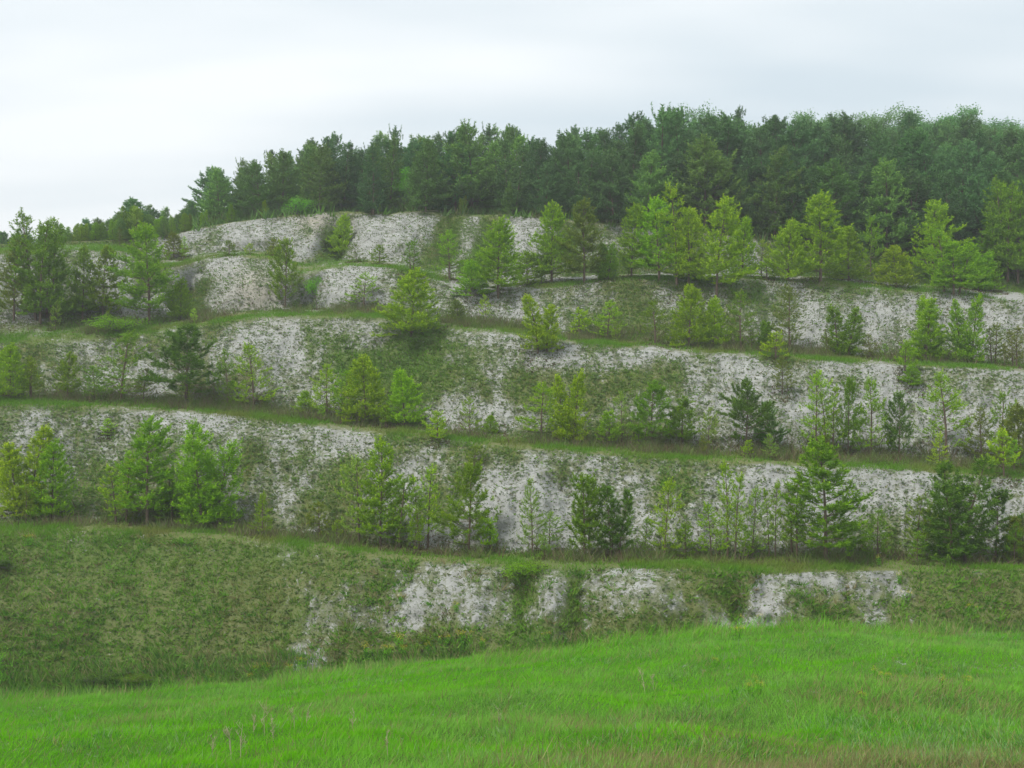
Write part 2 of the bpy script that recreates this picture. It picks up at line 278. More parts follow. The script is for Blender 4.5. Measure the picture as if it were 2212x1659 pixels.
# ---- relief: gullies where the green strips run, lumps and rills everywhere
facew = np.isin(SEG, [6, 8, 10, 12, 14]) * np.sin(np.pi * np.clip(TT, 0, 1))
def gully(x, wd, depth, segs, lean=0.0):
    w = np.exp(-((UU + lean * (TT - 0.5) * 60 - x) / wd) ** 2) * np.isin(SEG, segs) * np.sin(np.pi * TT) ** 0.6
    GZ[...] -= w * depth
for a in [(1130, 24, 0.2, [6]), (1252, 24, 0.2, [6]), (1585, 26, 0.2, [6]), (966, 26, 0.4, [14]), (1064, 30, 0.4, [14]), (728, 26, 1.4, [14]), (668, 26, 0.9, [12]), (412, 40, 0.8, [12]), (1700, 60, 0.4, [12]), (620, 40, 0.35, [10]), (1050, 40, 0.35, [10]), (165, 40, .4, [8]), (1230, 50, .4, [8]), (360, 50, .35, [10])]: gully(*a)
hill = np.isin(SEG, [6, 7, 8, 9, 10, 11, 12, 13, 14, 15])
GZ += hill * ((fbm(GX / 5.0, GY / 5.0, 4, 5) - 0.5) * 0.9 * (0.25 + 0.75 * facew) + (fbm(GX / 0.8, GY / 0.8, 3, 6) - 0.5) * 0.28 * (0.4 + facew))
GZ += facew * (np.abs(vnoise(UU / 16.0, VV / 400.0, 31) - 0.5) - 0.2) * 0.3 * (COVER < 0.9)
mead = np.isin(SEG, [2, 3, 4, 5])
mfade = sstep(6, 12, GY)
GZ += mead * mfade * ((fbm(GX / 5.5, GY / 3.2, 3, 8) - 0.5) * 0.95 + (fbm(GX / 1.3, GY / 1.0, 3, 12) - 0.5) * 0.16)

# spoil mounds, spurs and hollows: faces pushed towards or away from the camera side of the hill
BU = np.zeros(VV.shape)
def bulge(x, wd, b, segs, lean=0.0, pw=1.25):
    BU[...] += b * np.exp(-((UU + lean * (TT - 0.5) - x) / wd) ** 2) * np.isin(SEG, segs) * np.sin(np.pi * np.clip(TT, 0, 1)) ** pw
for a in [(545, 75, 1.6, [12]), (412, 34, -2.2, [12]), (664, 26, -2.4, [12], -50), (775, 75, 1.7, [12]), (230, 60, 1.6, [12]), (728, 30, -2.6, [14], -70), (560, 110, 1.6, [14]), (850, 70, 1.4, [14]), (966, 30, -0.7, [14], 20), (1012, 24, 0.9, [14]), (1064, 30, -0.7, [14], -20), (1140, 40, 1.0, [14]),
          (1130, 30, -0.4, [6], 14), (1190, 36, 0.7, [6]), (1252, 30, -0.4, [6], -16), (1380, 70, 0.7, [6]), (1590, 26, -0.7, [6], 30), (1000, 70, 0.6, [6]), (1700, 50, 0.6, [6]), (760, 60, 0.6, [8]), (1100, 120, 0.45, [8]), (1230, 40, -0.8, [8], 30), (230, 60, -0.8, [8], -30), (420, 90, 0.9, [8]), (820, 150, -1.2, [10]), (1050, 60, 0.8, [10]), (560, 80, 0.9, [10]), (1340, 80, -0.8, [12]), (1760, 60, 0.7, [12])]: bulge(*a)
warp = (fbm(UU / 50, VV / 40, 3, 37) - 0.5) * 3
flute = (np.abs(vnoise(UU / 13.0 + warp, VV / 120.0, 31) - 0.5) - 0.25) * 0.85 + (np.abs(vnoise(UU / 42.0 + warp * 0.4, VV / 160.0, 33) - 0.5) - 0.25) * 1.3 + (vnoise(UU / 120.0, VV / 300.0, 35) - 0.5) * 0.5 + (fbm(UU / 20.0, VV / 14.0, 3, 39) - 0.5) * 0.7
BU += flute * facew * np.clip(1.25 - COVER, 0.25, 1) * 0.8
kk = 1 - BU / np.maximum(GY, 20); GX *= kk; GY *= kk; GZ *= kk
for (x, y, rx, ry, dz) in [(1590, 1562, 110, 18, .5), (90, 1588, 90, 14, .4), (1000, 1602, 110, 16, .35), (560, 1640, 80, 14, .3), (640, 1535, 90, 12, .25), (1960, 1455, 120, 14, .4), (1830, 1415, 90, 10, .3), (1450, 1500, 120, 14, .3), (130, 1530, 60, 8, .25)]:
    GZ -= mead * dz * np.exp(-((UU - x) / rx) ** 2 - ((VV - y) / ry) ** 2)
R_, Cn = GY.shape
PT = np.stack([GX, GY, GZ], -1)
def grid_mesh(name, r0, r1):
    v = PT[r0:r1 + 1].reshape(-1, 3); nr = r1 - r0
    i = (np.arange(nr)[:, None] * Cn + np.arange(Cn - 1)[None]); f = np.stack([i, i + 1, i + 1 + Cn, i + Cn], -1).reshape(-1, 4)
    c = np.stack([COVER, OLIVE, BEIGE], -1)[r0:r1 + 1].reshape(-1, 3)
    return mesh_np(name, v, f, c, smooth=True)
TOE = KEY[6]
def structure(o, label):
    o['kind'] = 'structure'; o['label'] = label; o['category'] = o.name.replace('_', ' '); return o
hillside = structure(link('hillside', grid_mesh('hillside', TOE, R_ - 1), mats=[M_ground]), 'terraced white chalk hillside rising above the green meadow')
meadow = structure(link('meadow', grid_mesh('meadow', 0, TOE), mats=[M_meadow]), 'rolling green meadow sloping down to the foot of the chalk hill')
# outlying ground out to the horizon, well below the terraces
gm = mesh_np('ground', np.array([[-4000, -4000, -34], [4000, -4000, -34], [4000, 4000, -34], [-4000, 4000, -34]], float), np.array([[0, 1, 2, 3]]), np.tile([[1.0, 0.5, 0]], (4, 1)))
structure(link('ground', gm, mats=[M_ground]), 'low outlying ground around the hill reaching the horizon')

ii = (np.arange(R_ - 1)[:, None] * Cn + np.arange(Cn - 1)[None]); quads = np.stack([ii, ii + 1, ii + 1 + Cn, ii + Cn], -1).reshape(-1, 4)
BVH = BVHTree.FromPolygons(PT.reshape(-1, 3).tolist(), quads.tolist())
def hit(u, v):
    d = Vector(((u - W / 2) / F, 1, (H / 2 - v) / F)); p, nn, i, dist = BVH.ray_cast(Vector((0, 0, 0)), d.normalized()); return p
def drop(x, y):
    p, nn, i, dist = BVH.ray_cast(Vector((x, y, 200)), Vector((0, 0, -1))); return p

# ------------------------------------------------------------------ ground cover
def scatter(weight, count, u0=-160, u1=2380):
    """count random points on the terrain, chance proportional to cell area times weight (rows x cols at cell corners)"""
    a = PT[1:, :-1] - PT[:-1, :-1]; b = PT[:-1, 1:] - PT[:-1, :-1]; ar = np.linalg.norm(np.cross(a, b), axis=-1)
    w = ar * 0.25 * (weight[1:, 1:] + weight[:-1, 1:] + weight[1:, :-1] + weight[:-1, :-1]); w *= ((U[:-1] > u0) & (U[:-1] < u1))[None]
    cdf = np.cumsum(w.ravel()); idx = np.searchsorted(cdf, rng.random(count) * cdf[-1]); r, c = np.divmod(idx, Cn - 1)
    fr = rng.random(count)[:, None]; fc = rng.random(count)[:, None]
    p = (PT[r, c] * (1 - fc) + PT[r, c + 1] * fc) * (1 - fr) + (PT[r + 1, c] * (1 - fc) + PT[r + 1, c + 1] * fc) * fr
    return p, r, c, cdf[-1]
def tufts(name, pts, nbl, rad, length, width, cols, mat, flat=0.5, lean=(0, 0, 0), jitter=0.18, rise=0.55):
    n = len(pts); k = nbl; base = np.repeat(pts, k, 0); r = np.repeat(rad, k) * np.sqrt(rng.random(n * k)); a = rng.random(n * k) * 2 * np.pi
    off = np.stack([np.cos(a) * r, np.sin(a) * r, -0.02 * np.ones(n * k)], -1)
    d = np.stack([np.cos(a) * flat, np.sin(a) * flat, rise + 0.6 * rng.random(n * k)], -1) + rng.normal(size=(n * k, 3)) * 0.25 + np.array(lean)
    L = np.repeat(length, k) * (0.6 + 0.7 * rng.random(n * k)); Wd = np.repeat(width, k) * (0.7 + 0.6 * rng.random(n * k))
    cc = np.repeat(cols, k, 0) * (1 + (rng.random((n * k, 1)) - 0.5) * 2 * jitter)
    v, f, c = tri_leaves(base + off, d, L, Wd, cc)
    return link(name, mesh_np(name, v, f, c), mats=[mat])
def stuff(o, label, cat): o['kind'] = 'stuff'; o['label'] = label; o['category'] = cat; return o
def palette(n, items):
    w = np.array([i[0] for i in items], float); idx = rng.choice(len(items), n, p=w / w.sum()); return np.array([i[1] for i in items])[idx]

faceseg = np.isin(SEG, [6, 8, 10, 12, 14]) * np.ones((1, Cn)); benchseg = np.isin(SEG, [7, 9, 11, 13]) * np.ones((1, Cn))
# low grey-green cushions speckling the chalk
p, r, c, tot = scatter(faceseg * (0.5 + 0.5 * COVER), 165000)
cov = COVER[r, c]; n_ = len(p); size = (0.055 + 0.11 * rng.random(n_) ** 1.7) * (0.8 + 0.4 * cov) * np.where(SEG[r, c] == 6, 0.72, 1.0)
cols = palette(n_, [(5, (0.25, 0.30, 0.20)), (3, (0.22, 0.28, 0.12)), (2, (0.26, 0.245, 0.15)), (1.5, (0.19, 0.33, 0.06))])
greenw = (cov * (1 - OLIVE[r, c]))[:, None]; greenw = np.clip(greenw * 1.5, 0, 1); cols = cols * (1 - 0.8 * greenw) + np.array([0.14, 0.26, 0.035]) * 0.8 * greenw
stuff(tufts('cushion_herbs', p, 4, size, size * 1.05, size * 0.84, cols, M_cushion, 1.0, rise=0.2), 'small grey green cushion herbs speckling the white chalk slopes', 'herbs')
# turf where the faces are overgrown
p, r, c, tot = scatter(faceseg * np.clip((COVER - 0.55) / 0.45, 0, 1) ** 1.3, 60000)
o_ = OLIVE[r, c][:, None]; nz = fbm(p[:, 0] / 1.6, p[:, 1] / 1.6, 3, 41)[:, None]
nz2 = fbm(p[:, 0] / 4.5, p[:, 1] / 4.5, 3, 43)[:, None]; mix = np.clip(o_ * 1.0 + (nz - 0.5) * 1.8 + (nz2 - 0.5) * 2.6, 0, 1); cols = np.array([0.18, 0.37, 0.03]) * (1 - mix) + np.array([0.25, 0.245, 0.085]) * mix
big = rng.random(len(p)) ** 6; L = 0.05 + 0.08 * rng.random(len(p)) + 0.22 * big; cols = cols * (1 - big[:, None] * 0.7) + np.array([0.17, 0.36, 0.035]) * big[:, None] * 0.7
stuff(tufts('bank_grass', p, 5, 0.12 + 0.1 * big, L, 0.024 + 0.02 * big, cols, M_grass, 0.55, (0.1, 0, 0)), 'rough olive and green grass covering the overgrown banks', 'grass')
# grass on the terrace tops
p, r, c, tot = scatter((benchseg * (0.35 + 0.9 * (TT < 0.5)) + 0.35 * (np.isin(SEG, [6, 8, 10, 12]) * (TT > 0.9))) * np.clip(COVER * 1.4 - 0.4, 0.02, 1) * np.clip((fbm(GX / 2.6, GY / 2.6, 4, 91) - 0.43) * 6, 0.15, 1), 33000)
nz = fbm(p[:, 0] / 2.2, p[:, 1] / 2.2, 3, 51)[:, None]; mix = np.clip((nz - 0.5) * 3, 0, 1)
cols = np.array([0.155, 0.32, 0.03]) * (1 - mix) + np.array([0.24, 0.265, 0.07]) * mix; L = 0.10 + 0.17 * rng.random(len(p))
stuff(tufts('terrace_grass', p, 6, 0.15 * np.ones(len(p)), L, 0.03 + 0 * L, cols, M_grass, 0.4, (0.15, 0, 0)), 'green grass growing along the flat terrace tops', 'grass')
# dry brownish scrub along the back of each terrace, under the rows of pines
sw = (np.isin(SEG, [7, 9, 11]) * (TT > 0.35)) + 0.8 * (np.isin(SEG, [8, 10, 12]) * np.clip(1 - TT / 0.22, 0, 1))
p, r, c, tot = scatter(sw * np.clip((fbm(GX / 2.5, GY / 4.0, 4, 97) - 0.38) * 4, 0.05, 1), 15000)
L = 0.16 + 0.6 * rng.random(len(p)) ** 2.5; cols = palette(len(p), [(3, (0.20, 0.185, 0.10)), (2, (0.19, 0.15, 0.09)), (3, (0.17, 0.24, 0.06)), (2, (0.13, 0.21, 0.05))])
stuff(tufts('terrace_scrub', p, 7, 0.16 + 0 * L, L, 0.035 + 0 * L, cols, M_herb, 0.5), 'dry brownish scrub along the back of the terraces under the pines', 'scrub')
# litter and low growth under the wood
uw = np.isin(SEG, [15]) * (TT < 0.75) * np.clip((UU - 120) / 300, 0.15, 1) * np.clip((fbm(GX / 2.0, GY / 2.0, 3, 107) - 0.3) * 4, 0.1, 1)
p, r, c, tot = scatter(uw, 13000)
deepw = np.clip(TT[r, c] * 12, 0.12, 1); L = (0.25 + 1.0 * rng.random(len(p))) * deepw; cols = palette(len(p), [(3, (0.12, 0.23, 0.055)), (2, (0.16, 0.19, 0.07)), (2, (0.15, 0.30, 0.05))])
stuff(tufts('wood_undergrowth', p, 9, 0.3 * deepw + 0.1, L, 0.10 * deepw + 0.04, cols, M_herb, 0.4), 'dull green undergrowth on the floor of the hilltop wood', 'undergrowth')

# ---- the meadow: single bent blades
def blades(name, p, L, wd, cols, lean, mat):
    n = len(p); a = rng.random(n) * 2 * np.pi; side = np.stack([np.cos(a), np.sin(a), 0 * a], -1); th = fbm(p[:, 0] / 1.2, p[:, 1] / 1.2, 2, 111) * 14
    d = rng.normal(size=(n, 3)) * np.array([0.5, 0.5, 0.15]) + np.array([0, 0, 1.0]) + np.array(lean) + np.stack([np.cos(th), np.sin(th), 0 * th], -1) * 0.22
    v = np.empty((n, 3, 3)); w2 = side * wd[:, None] / 2; q = p - np.array([0, 0, 0.02]); v[:, 0] = q - w2; v[:, 1] = q + w2; v[:, 2] = q + d * L[:, None]
    return link(name, mesh_np(name, v.reshape(-1, 3), np.arange(n * 3).reshape(-1, 3), np.repeat(cols, 3, 0)), mats=[mat])
mw = np.isin(SEG, [3, 4, 5]) * np.ones((1, Cn)) + np.isin(SEG, [2]) * (TT > 0.55)
mw = mw * (1 - 0.75 * (np.isin(SEG, [5]) * (TT > 0.35))) * np.clip((26 / np.maximum(GY, 5)) ** 0.8, 0.6, 1.9)
p, r, c, tot = scatter(mw, 570000, -420, 2640)
uu, vv = UU[r, c], VV[r, c]
n1 = fbm(p[:, 0] / 3.5, p[:, 1] / 2.0, 4, 61); n2 = fbm(p[:, 0] / 1.1, p[:, 1] / 0.8, 3, 71); n3 = fbm(p[:, 0] / 0.35, p[:, 1] / 0.35, 2, 81)
fresh = np.array([0.17, 0.49, 0.012]); deep = np.array([0.10, 0.34, 0.016]); pale = np.array([0.23, 0.45, 0.085]); straw = np.array([0.30, 0.27, 0.12])
k = np.clip((n2 - 0.5) * 3 + 0.35, 0, 1)[:, None]; cols = fresh * (1 - k * 0.5) + deep * k * 0.5
kp = np.clip((n1 - 0.47) * 6 + sstep(1300, 2100, uu) * 0.35, 0, 0.9)[:, None] * (0.4 + 0.6 * rng.random((len(p), 1))); cols = cols * (1 - kp) + pale * kp
dry = sstep(0.55, 0.8, n2 * 0.5 + n1 * 0.5) * 0.25 + sstep(900, 2000, uu) * sstep(1570, 1680, vv) * 0.8 + 0.04
isd = rng.random(len(p)) < dry; cols[isd] = straw * (0.6 + 0.6 * rng.random((isd.sum(), 1)))
cols = cols * (0.88 + 0.24 * rng.random((len(p), 1)))
L = (0.06 + 0.085 * rng.random(len(p))) * (0.55 + 0.95 * n1); L[isd] *= 1.5
stuff(blades('meadow_grass', p, L, (0.010 + 0.006 * rng.random(len(p))) * (0.7 + np.clip(p[:, 1], 8, 40) / 40), cols, (0.22, 0.05, -0.05), M_grass), 'long bright green grass of the meadow leaning in the wind', 'grass')

crestw = (np.isin(SEG, [4]) * (TT > 0.93) + np.isin(SEG, [5]) * (TT < 0.12)) * np.clip((fbm(GX / 1.5, GY * 0 + 3, 3, 99) - 0.35) * 4, 0.05, 1)
p, r, c, tot = scatter(crestw, 9000, -420, 2640); cols = palette(len(p), [(4, fresh), (2, pale), (2, deep), (2, straw)]) * (0.8 + 0.4 * rng.random((len(p), 1)))
stuff(blades('crest_grass', p, 0.22 + 0.32 * rng.random(len(p)) ** 2, 0.016 + 0 * p[:, 0], cols, (0.4, 0, -0.05), M_grass), 'taller seeding grass along the brow of the meadow', 'grass')
herbw = mw * np.clip((fbm(GX / 1.8, GY / 1.2, 3, 101) - 0.45) * 5, 0.02, 1) * (0.4 + sstep(1200, 2000, UU))
p, r, c, tot = scatter(herbw, 16000, -420, 2640); cols = palette(len(p), [(4, (0.25, 0.40, 0.15)), (3, (0.17, 0.36, 0.06)), (2, (0.09, 0.26, 0.05)), (1, (0.32, 0.36, 0.10))])
stuff(tufts('meadow_herbs', p, 7, 0.07 + 0.05 * rng.random(len(p)), 0.08 + 0.10 * rng.random(len(p)), 0.018 + 0 * p[:, 0], cols, M_herb, 0.5), 'low leafy herbs growing in patches among the meadow grass', 'herbs')
bw = np.isin(SEG, [6]) * np.clip(COVER - 0.5, 0, 1) * np.clip((fbm(GX / 3.0, GY / 3.0, 3, 105) - 0.4) * 4, 0.1, 1)
p, r, c, tot = scatter(bw, 2600, -420, 2640); cols = palette(len(p), [(4, (0.16, 0.36, 0.03)), (3, (0.10, 0.24, 0.03)), (2, (0.22, 0.34, 0.06)), (2, (0.26, 0.23, 0.11))]); q_ = rng.random(len(p)) ** 2
stuff(tufts('bank_weeds', p, 14, 0.12 + 0.2 * q_, 0.14 + 0.28 * q_, 0.05 + 0 * q_, cols, M_herb, 0.6, rise=0.35), 'separate green weed clumps on the grassy lowest bank', 'weeds')
weedw = (np.isin(SEG, [5]) * (TT > 0.5) + np.isin(SEG, [6]) * (TT < 0.22)) * np.clip((fbm(GX / 2.0, GY / 2.0, 3, 103) - 0.35) * 4, 0.05, 1)
p, r, c, tot = scatter(weedw, 9000, -420, 2640); cols = palette(len(p), [(4, (0.17, 0.36, 0.05)), (3, (0.22, 0.38, 0.07)), (2, (0.11, 0.25, 0.05)), (2, (0.33, 0.31, 0.14))])
stuff(tufts('foot_weeds', p, 9, 0.18 + 0.1 * rng.random(len(p)), 0.2 + 0.35 * rng.random(len(p)) ** 2, 0.045 + 0 * p[:, 0], cols, M_herb, 0.45), 'rank green weeds along the foot of the lowest chalk face', 'weeds')

# ------------------------------------------------------------------ plants
def pine(seed, Ht, Rd, whorls, bare, shape, per, side_every, dens, nl, nw, up=0.6, candles=0.5, stems=1, gap=0.0, sub=False, fill=0):
    """a pine: tapered trunk, whorled upturned limbs, side shoots dressed in needles. Returns (trunk mesh, crown mesh)"""
    rs = np.random.default_rng(seed); tb = Tubes(); B = []; D = []; Ls = []; Ws = []; Cs = []
    def brush(A, Bp, d=dens, tip=0.0, ln=nl):
        v = Bp - A; l = np.linalg.norm(v); m = max(3, int(l * d)); t = rs.random(m)[:, None]; dr = v / (l + 1e-9)
        rad = rs.normal(size=(m, 3)); rad -= (rad @ dr)[:, None] * dr; rad /= np.linalg.norm(rad, axis=1)[:, None] + 1e-9
        B.append(A + t * v); D.append(dr * 0.6 + rad * 0.95 + np.array([0, 0, 0.2])); Ls.append(ln * (0.7 + 0.5 * rs.random(m))); Ws.append(nw * (0.7 + 0.6 * rs.random(m)))
        g = (0.82 + 0.36 * rs.random((m, 1))) * np.ones((1, 3)) * (1 + tip * np.array([[0.55, 0.35, 0.25]])); Cs.append(g)
    for st in range(stems):
        off = np.array([0, 0, 0.0]); leanv = rs.normal(size=2) * 0.03 * Ht; hh = Ht * (1 if st == 0 else rs.uniform(0.75, 0.95))
        if stems > 1:
            an = st * 2 * math.pi / stems + rs.random(); off = np.array([math.cos(an), math.sin(an), 0]) * Rd * 0.3; leanv = off[:2] * 0.7 + leanv
        zs = np.linspace(0, 1, 9); ph = rs.random() * 6
        cx = off[0] * 0.5 + leanv[0] * zs ** 1.5 + 0.012 * Ht * np.sin(zs * 5 + ph) * zs; cy = off[1] * 0.5 + leanv[1] * zs ** 1.5 + 0.012 * Ht * np.cos(zs * 4 + ph) * zs
        r0 = 0.0085 * hh + 0.018; tb.add(np.stack([cx, cy, zs * hh - 0.12 * (zs == 0)], -1), r0 * (1 - zs * 0.88), 7)
        axis = lambda h: np.array([np.interp(h / hh, zs, cx), np.interp(h / hh, zs, cy), h])
        brush(axis(hh * 0.89), axis(hh) + np.array([0, 0, 0.02 * hh]), dens * 1.2, 0.5)
        for q in range(10 if Ht > 8 else 4 if Ht > 2 else 1):                       # upright top shoots beside the leader
            an = rs.random() * 6.283; e_ = np.array([math.cos(an), math.sin(an), 0]); A = axis(hh * rs.uniform(0.80 if Ht > 8 else 0.84, 0.94)) + e_ * hh * rs.uniform(0.015, 0.09 if Ht > 8 else 0.05); brush(A, A + (np.array([0, 0, 1.0]) + e_ * 0.15) * hh * rs.uniform(0.05, 0.10), dens * 1.1, 0.4, nl * 0.7)
        for q in range(fill // stems):
            rel = rs.random() ** 1.15 * 0.93; h = hh * (bare + (0.965 - bare) * rel); az = rs.random() * 6.283; rr = Rd * shape(rel) * (0.62 if stems > 1 else 1.0) * math.sqrt(rs.uniform(0.05, 0.62)); A = axis(h) + np.array([math.cos(az) * rr, math.sin(az) * rr, rr * 0.25]); l = nl * rs.uniform(1.4, 2.8)
            brush(A, A + np.array([math.cos(az) * 0.55, math.sin(az) * 0.55, rs.uniform(0.3, 1.1)]) * l, dens, 0.35 * (rs.random() < 0.4))
        az0 = rs.random() * 6; phi = rs.random() * 6.283; asym = rs.uniform(0.1, 0.3)
        for i in range(whorls):
            q = (i + 0.3 * rs.random()) / whorls; h = hh * (bare + (0.965 - bare) * q); rel = (h / hh - bare) / (1 - bare)
            Lm = Rd * shape(rel) * (0.62 if stems > 1 else 1.0); m = per + rs.integers(-1, 2); az0 += 1.1
            for b in range(m):
                if rs.random() < gap: continue
                az = az0 + b * 2 * math.pi / m + rs.normal() * 0.22; L = Lm * rs.uniform(0.5, 1.15) * (1 + asym * math.cos(az - phi + rel * 3)) + 0.05
                e0 = (0.22 + 0.75 * rel ** 1.2) + rs.normal() * 0.2 - 0.1 * (1 - rel); e1 = e0 + up * rs.uniform(0.5, 1.2) + 0.35 * max(0, rel - 0.5)
                pts = [axis(h)]; k = 5; 
                for s in range(k):
                    e = e0 + (e1 - e0) * (s / k) ** 1.5; pts.append(pts[-1] + np.array([math.cos(az) * math.cos(e), math.sin(az) * math.cos(e), math.sin(e)]) * L / k)
                pts = np.array(pts); rb = max(0.006, r0 * 0.32 * (L / Rd) ** 0.7); tb.add(pts, rb * np.linspace(1, 0.25, k + 1), 3)
                dead = fill < 80 and rel < 0.16 and rs.random() < 0.45
                if dead: continue
                brush(pts[3], pts[4]); brush(pts[4], pts[5], dens * 1.25)
                if rs.random() < candles: brush(pts[5], pts[5] + np.array([math.cos(az) * .35, math.sin(az) * .35, 1.0]) * nl * 1.3, dens * 1.2, 1.0, nl * 0.6)
                ns = max(2, int(L / side_every))
                for s in range(ns):
                    t = 0.28 + 0.68 * (s + 0.5 * rs.random()) / ns; f = t * k; j = min(k - 1, int(f)); A = pts[j] + (pts[j + 1] - pts[j]) * (f - j)
                    dr = pts[j + 1] - pts[j]; dr /= np.linalg.norm(dr); sd_ = np.cross(dr, [0, 0, 1.0]); sd_ /= np.linalg.norm(sd_) + 1e-9
                    sg = 1 if s % 2 else -1; dd = dr * 0.75 + sd_ * sg * rs.uniform(0.5, 1.0) + np.array([0, 0, rs.uniform(-0.05, 0.55)]); dd /= np.linalg.norm(dd)
                    l = (0.10 + 0.36 * L * (1.05 - t)) * rs.uniform(0.7, 1.2); Bp = A + dd * l
                    if l > 0.24: tb.add(np.stack([A, Bp]), [rb * 0.35, rb * 0.15], 3)
                    brush(A + dd * l * 0.15, Bp)
                    if rs.random() < candles * 0.6: brush(Bp, Bp + np.array([dd[0] * .3, dd[1] * .3, 1.0]) * nl * 1.1, dens, 1.0, nl * 0.55)
                    if sub and l > 0.32:
                        for q2 in (0.35, 0.65):
                            for sg2 in (-1, 1):
                                A2 = A + dd * l * q2; s2 = np.cross(dd, [0, 0, 1.0]); d2 = dd * 0.7 + s2 * sg2 * 0.7 + np.array([0, 0, rs.uniform(0, 0.5)]); brush(A2, A2 + d2 * l * 0.38)
    B = np.concatenate(B); D = np.concatenate(D); v, f, c = tri_leaves(B, D, np.concatenate(Ls), np.concatenate(Ws), np.concatenate(Cs))
    return tb.mesh('trunk'), mesh_np('crown', v, f, c), Ht, Rd
bush = lambda p=0.5, w=0.25: (lambda r: (1 - r) ** p * (0.78 + 0.22 * min(1, r / w)) + 0.03)
egg = lambda r: (math.sin(math.pi * min(1, (0.16 + 0.84 * r)) ** 0.8) ** 0.75) * (1 - 0.25 * r) + 0.03
KINDS = {}
for s_ in range(5): KINDS[f'dense{s_}'] = pine(100 + s_, 4.0, 1.45, 13, 0.03, bush((0.72, 0.85, 0.62, 0.75, 0.9)[s_], 0.2), 6, 0.14, 95, 0.125, 0.027, (0.6, 0.8, 0.7, 0.5, 0.9)[s_], 0.6, stems=(1, 1, 2, 1, 2)[s_], gap=0.12, fill=280)
for s_ in range(5): KINDS[f'sparse{s_}'] = pine(200 + s_, 3.8, 1.2, 10, 0.12, bush((0.6, 0.5, 0.75, 0.6, 0.7)[s_], 0.35), 5, 0.16, 85, 0.12, 0.023, (0.6, 0.9, 0.5, 0.8, 0.7)[s_], 0.5, stems=(1, 1, 1, 2, 1)[s_], gap=0.2, fill=40)
for s_ in range(2): KINDS[f'round{s_}'] = pine(300 + s_, 4.0, 1.5, 11, 0.14, egg, 6, 0.16, 115, 0.15, 0.027, 0.9, 0.2)
for s_ in range(4): KINDS[f'dark{s_}'] = pine(320 + s_, 3.8, 1.3, 10, 0.10, bush((0.45, 0.55, 0.4, 0.5)[s_], 0.3), 5, 0.15, 115, 0.15, 0.026, 0.95, 0.3, gap=0.14, fill=70, stems=(1, 1, 2, 1)[s_])
for s_ in range(4): KINDS[f'tall{s_}'] = pine(400 + s_, 7.0, 2.1, 14, 0.12, bush((0.65, 0.58, 0.75, 0.6)[s_], 0.3), 6, 0.24, 64, 0.17, 0.042, 0.75, 0.6, gap=0.14, sub=True, fill=200)
for s_ in range(3): KINDS[f'clump{s_}'] = pine(420 + s_, 7.0, 2.6, 12, 0.10, bush(0.62, 0.3), 5, 0.27, 48, 0.17, 0.043, 0.75, 0.6, stems=3 + s_ % 2, gap=0.12, sub=True, fill=320)
for s_ in range(2): KINDS[f'cluster{s_}'] = pine(430 + s_, 4.2, 1.8, 11, 0.05, bush(0.6, 0.25), 6, 0.16, 75, 0.135, 0.028, 0.8, 0.4, stems=3, gap=0.12, fill=280)
for s_ in range(5): KINDS[f'forest{s_}'] = pine(500 + s_, 9.0, 3.0, 15, 0.05, (bush(.7), egg, bush(.6), bush(.9), bush(.8))[s_], 6, 0.31, 40, 0.23, 0.066, 0.8, 0.6, gap=0.14, sub=True, stems=(1, 1, 2, 1, 2)[s_], fill=230)
for s_ in range(3): KINDS[f'sapling{s_}'] = pine(600 + s_, 1.3, 0.46, 6, 0.06, bush(0.5), 5, 0.10, 115, 0.09, 0.02, 0.7, 0.5)
for k_ in list(KINDS):
    KINDS[k_][0].materials.append(M_bark); KINDS[k_][1].materials.append(M_needle)

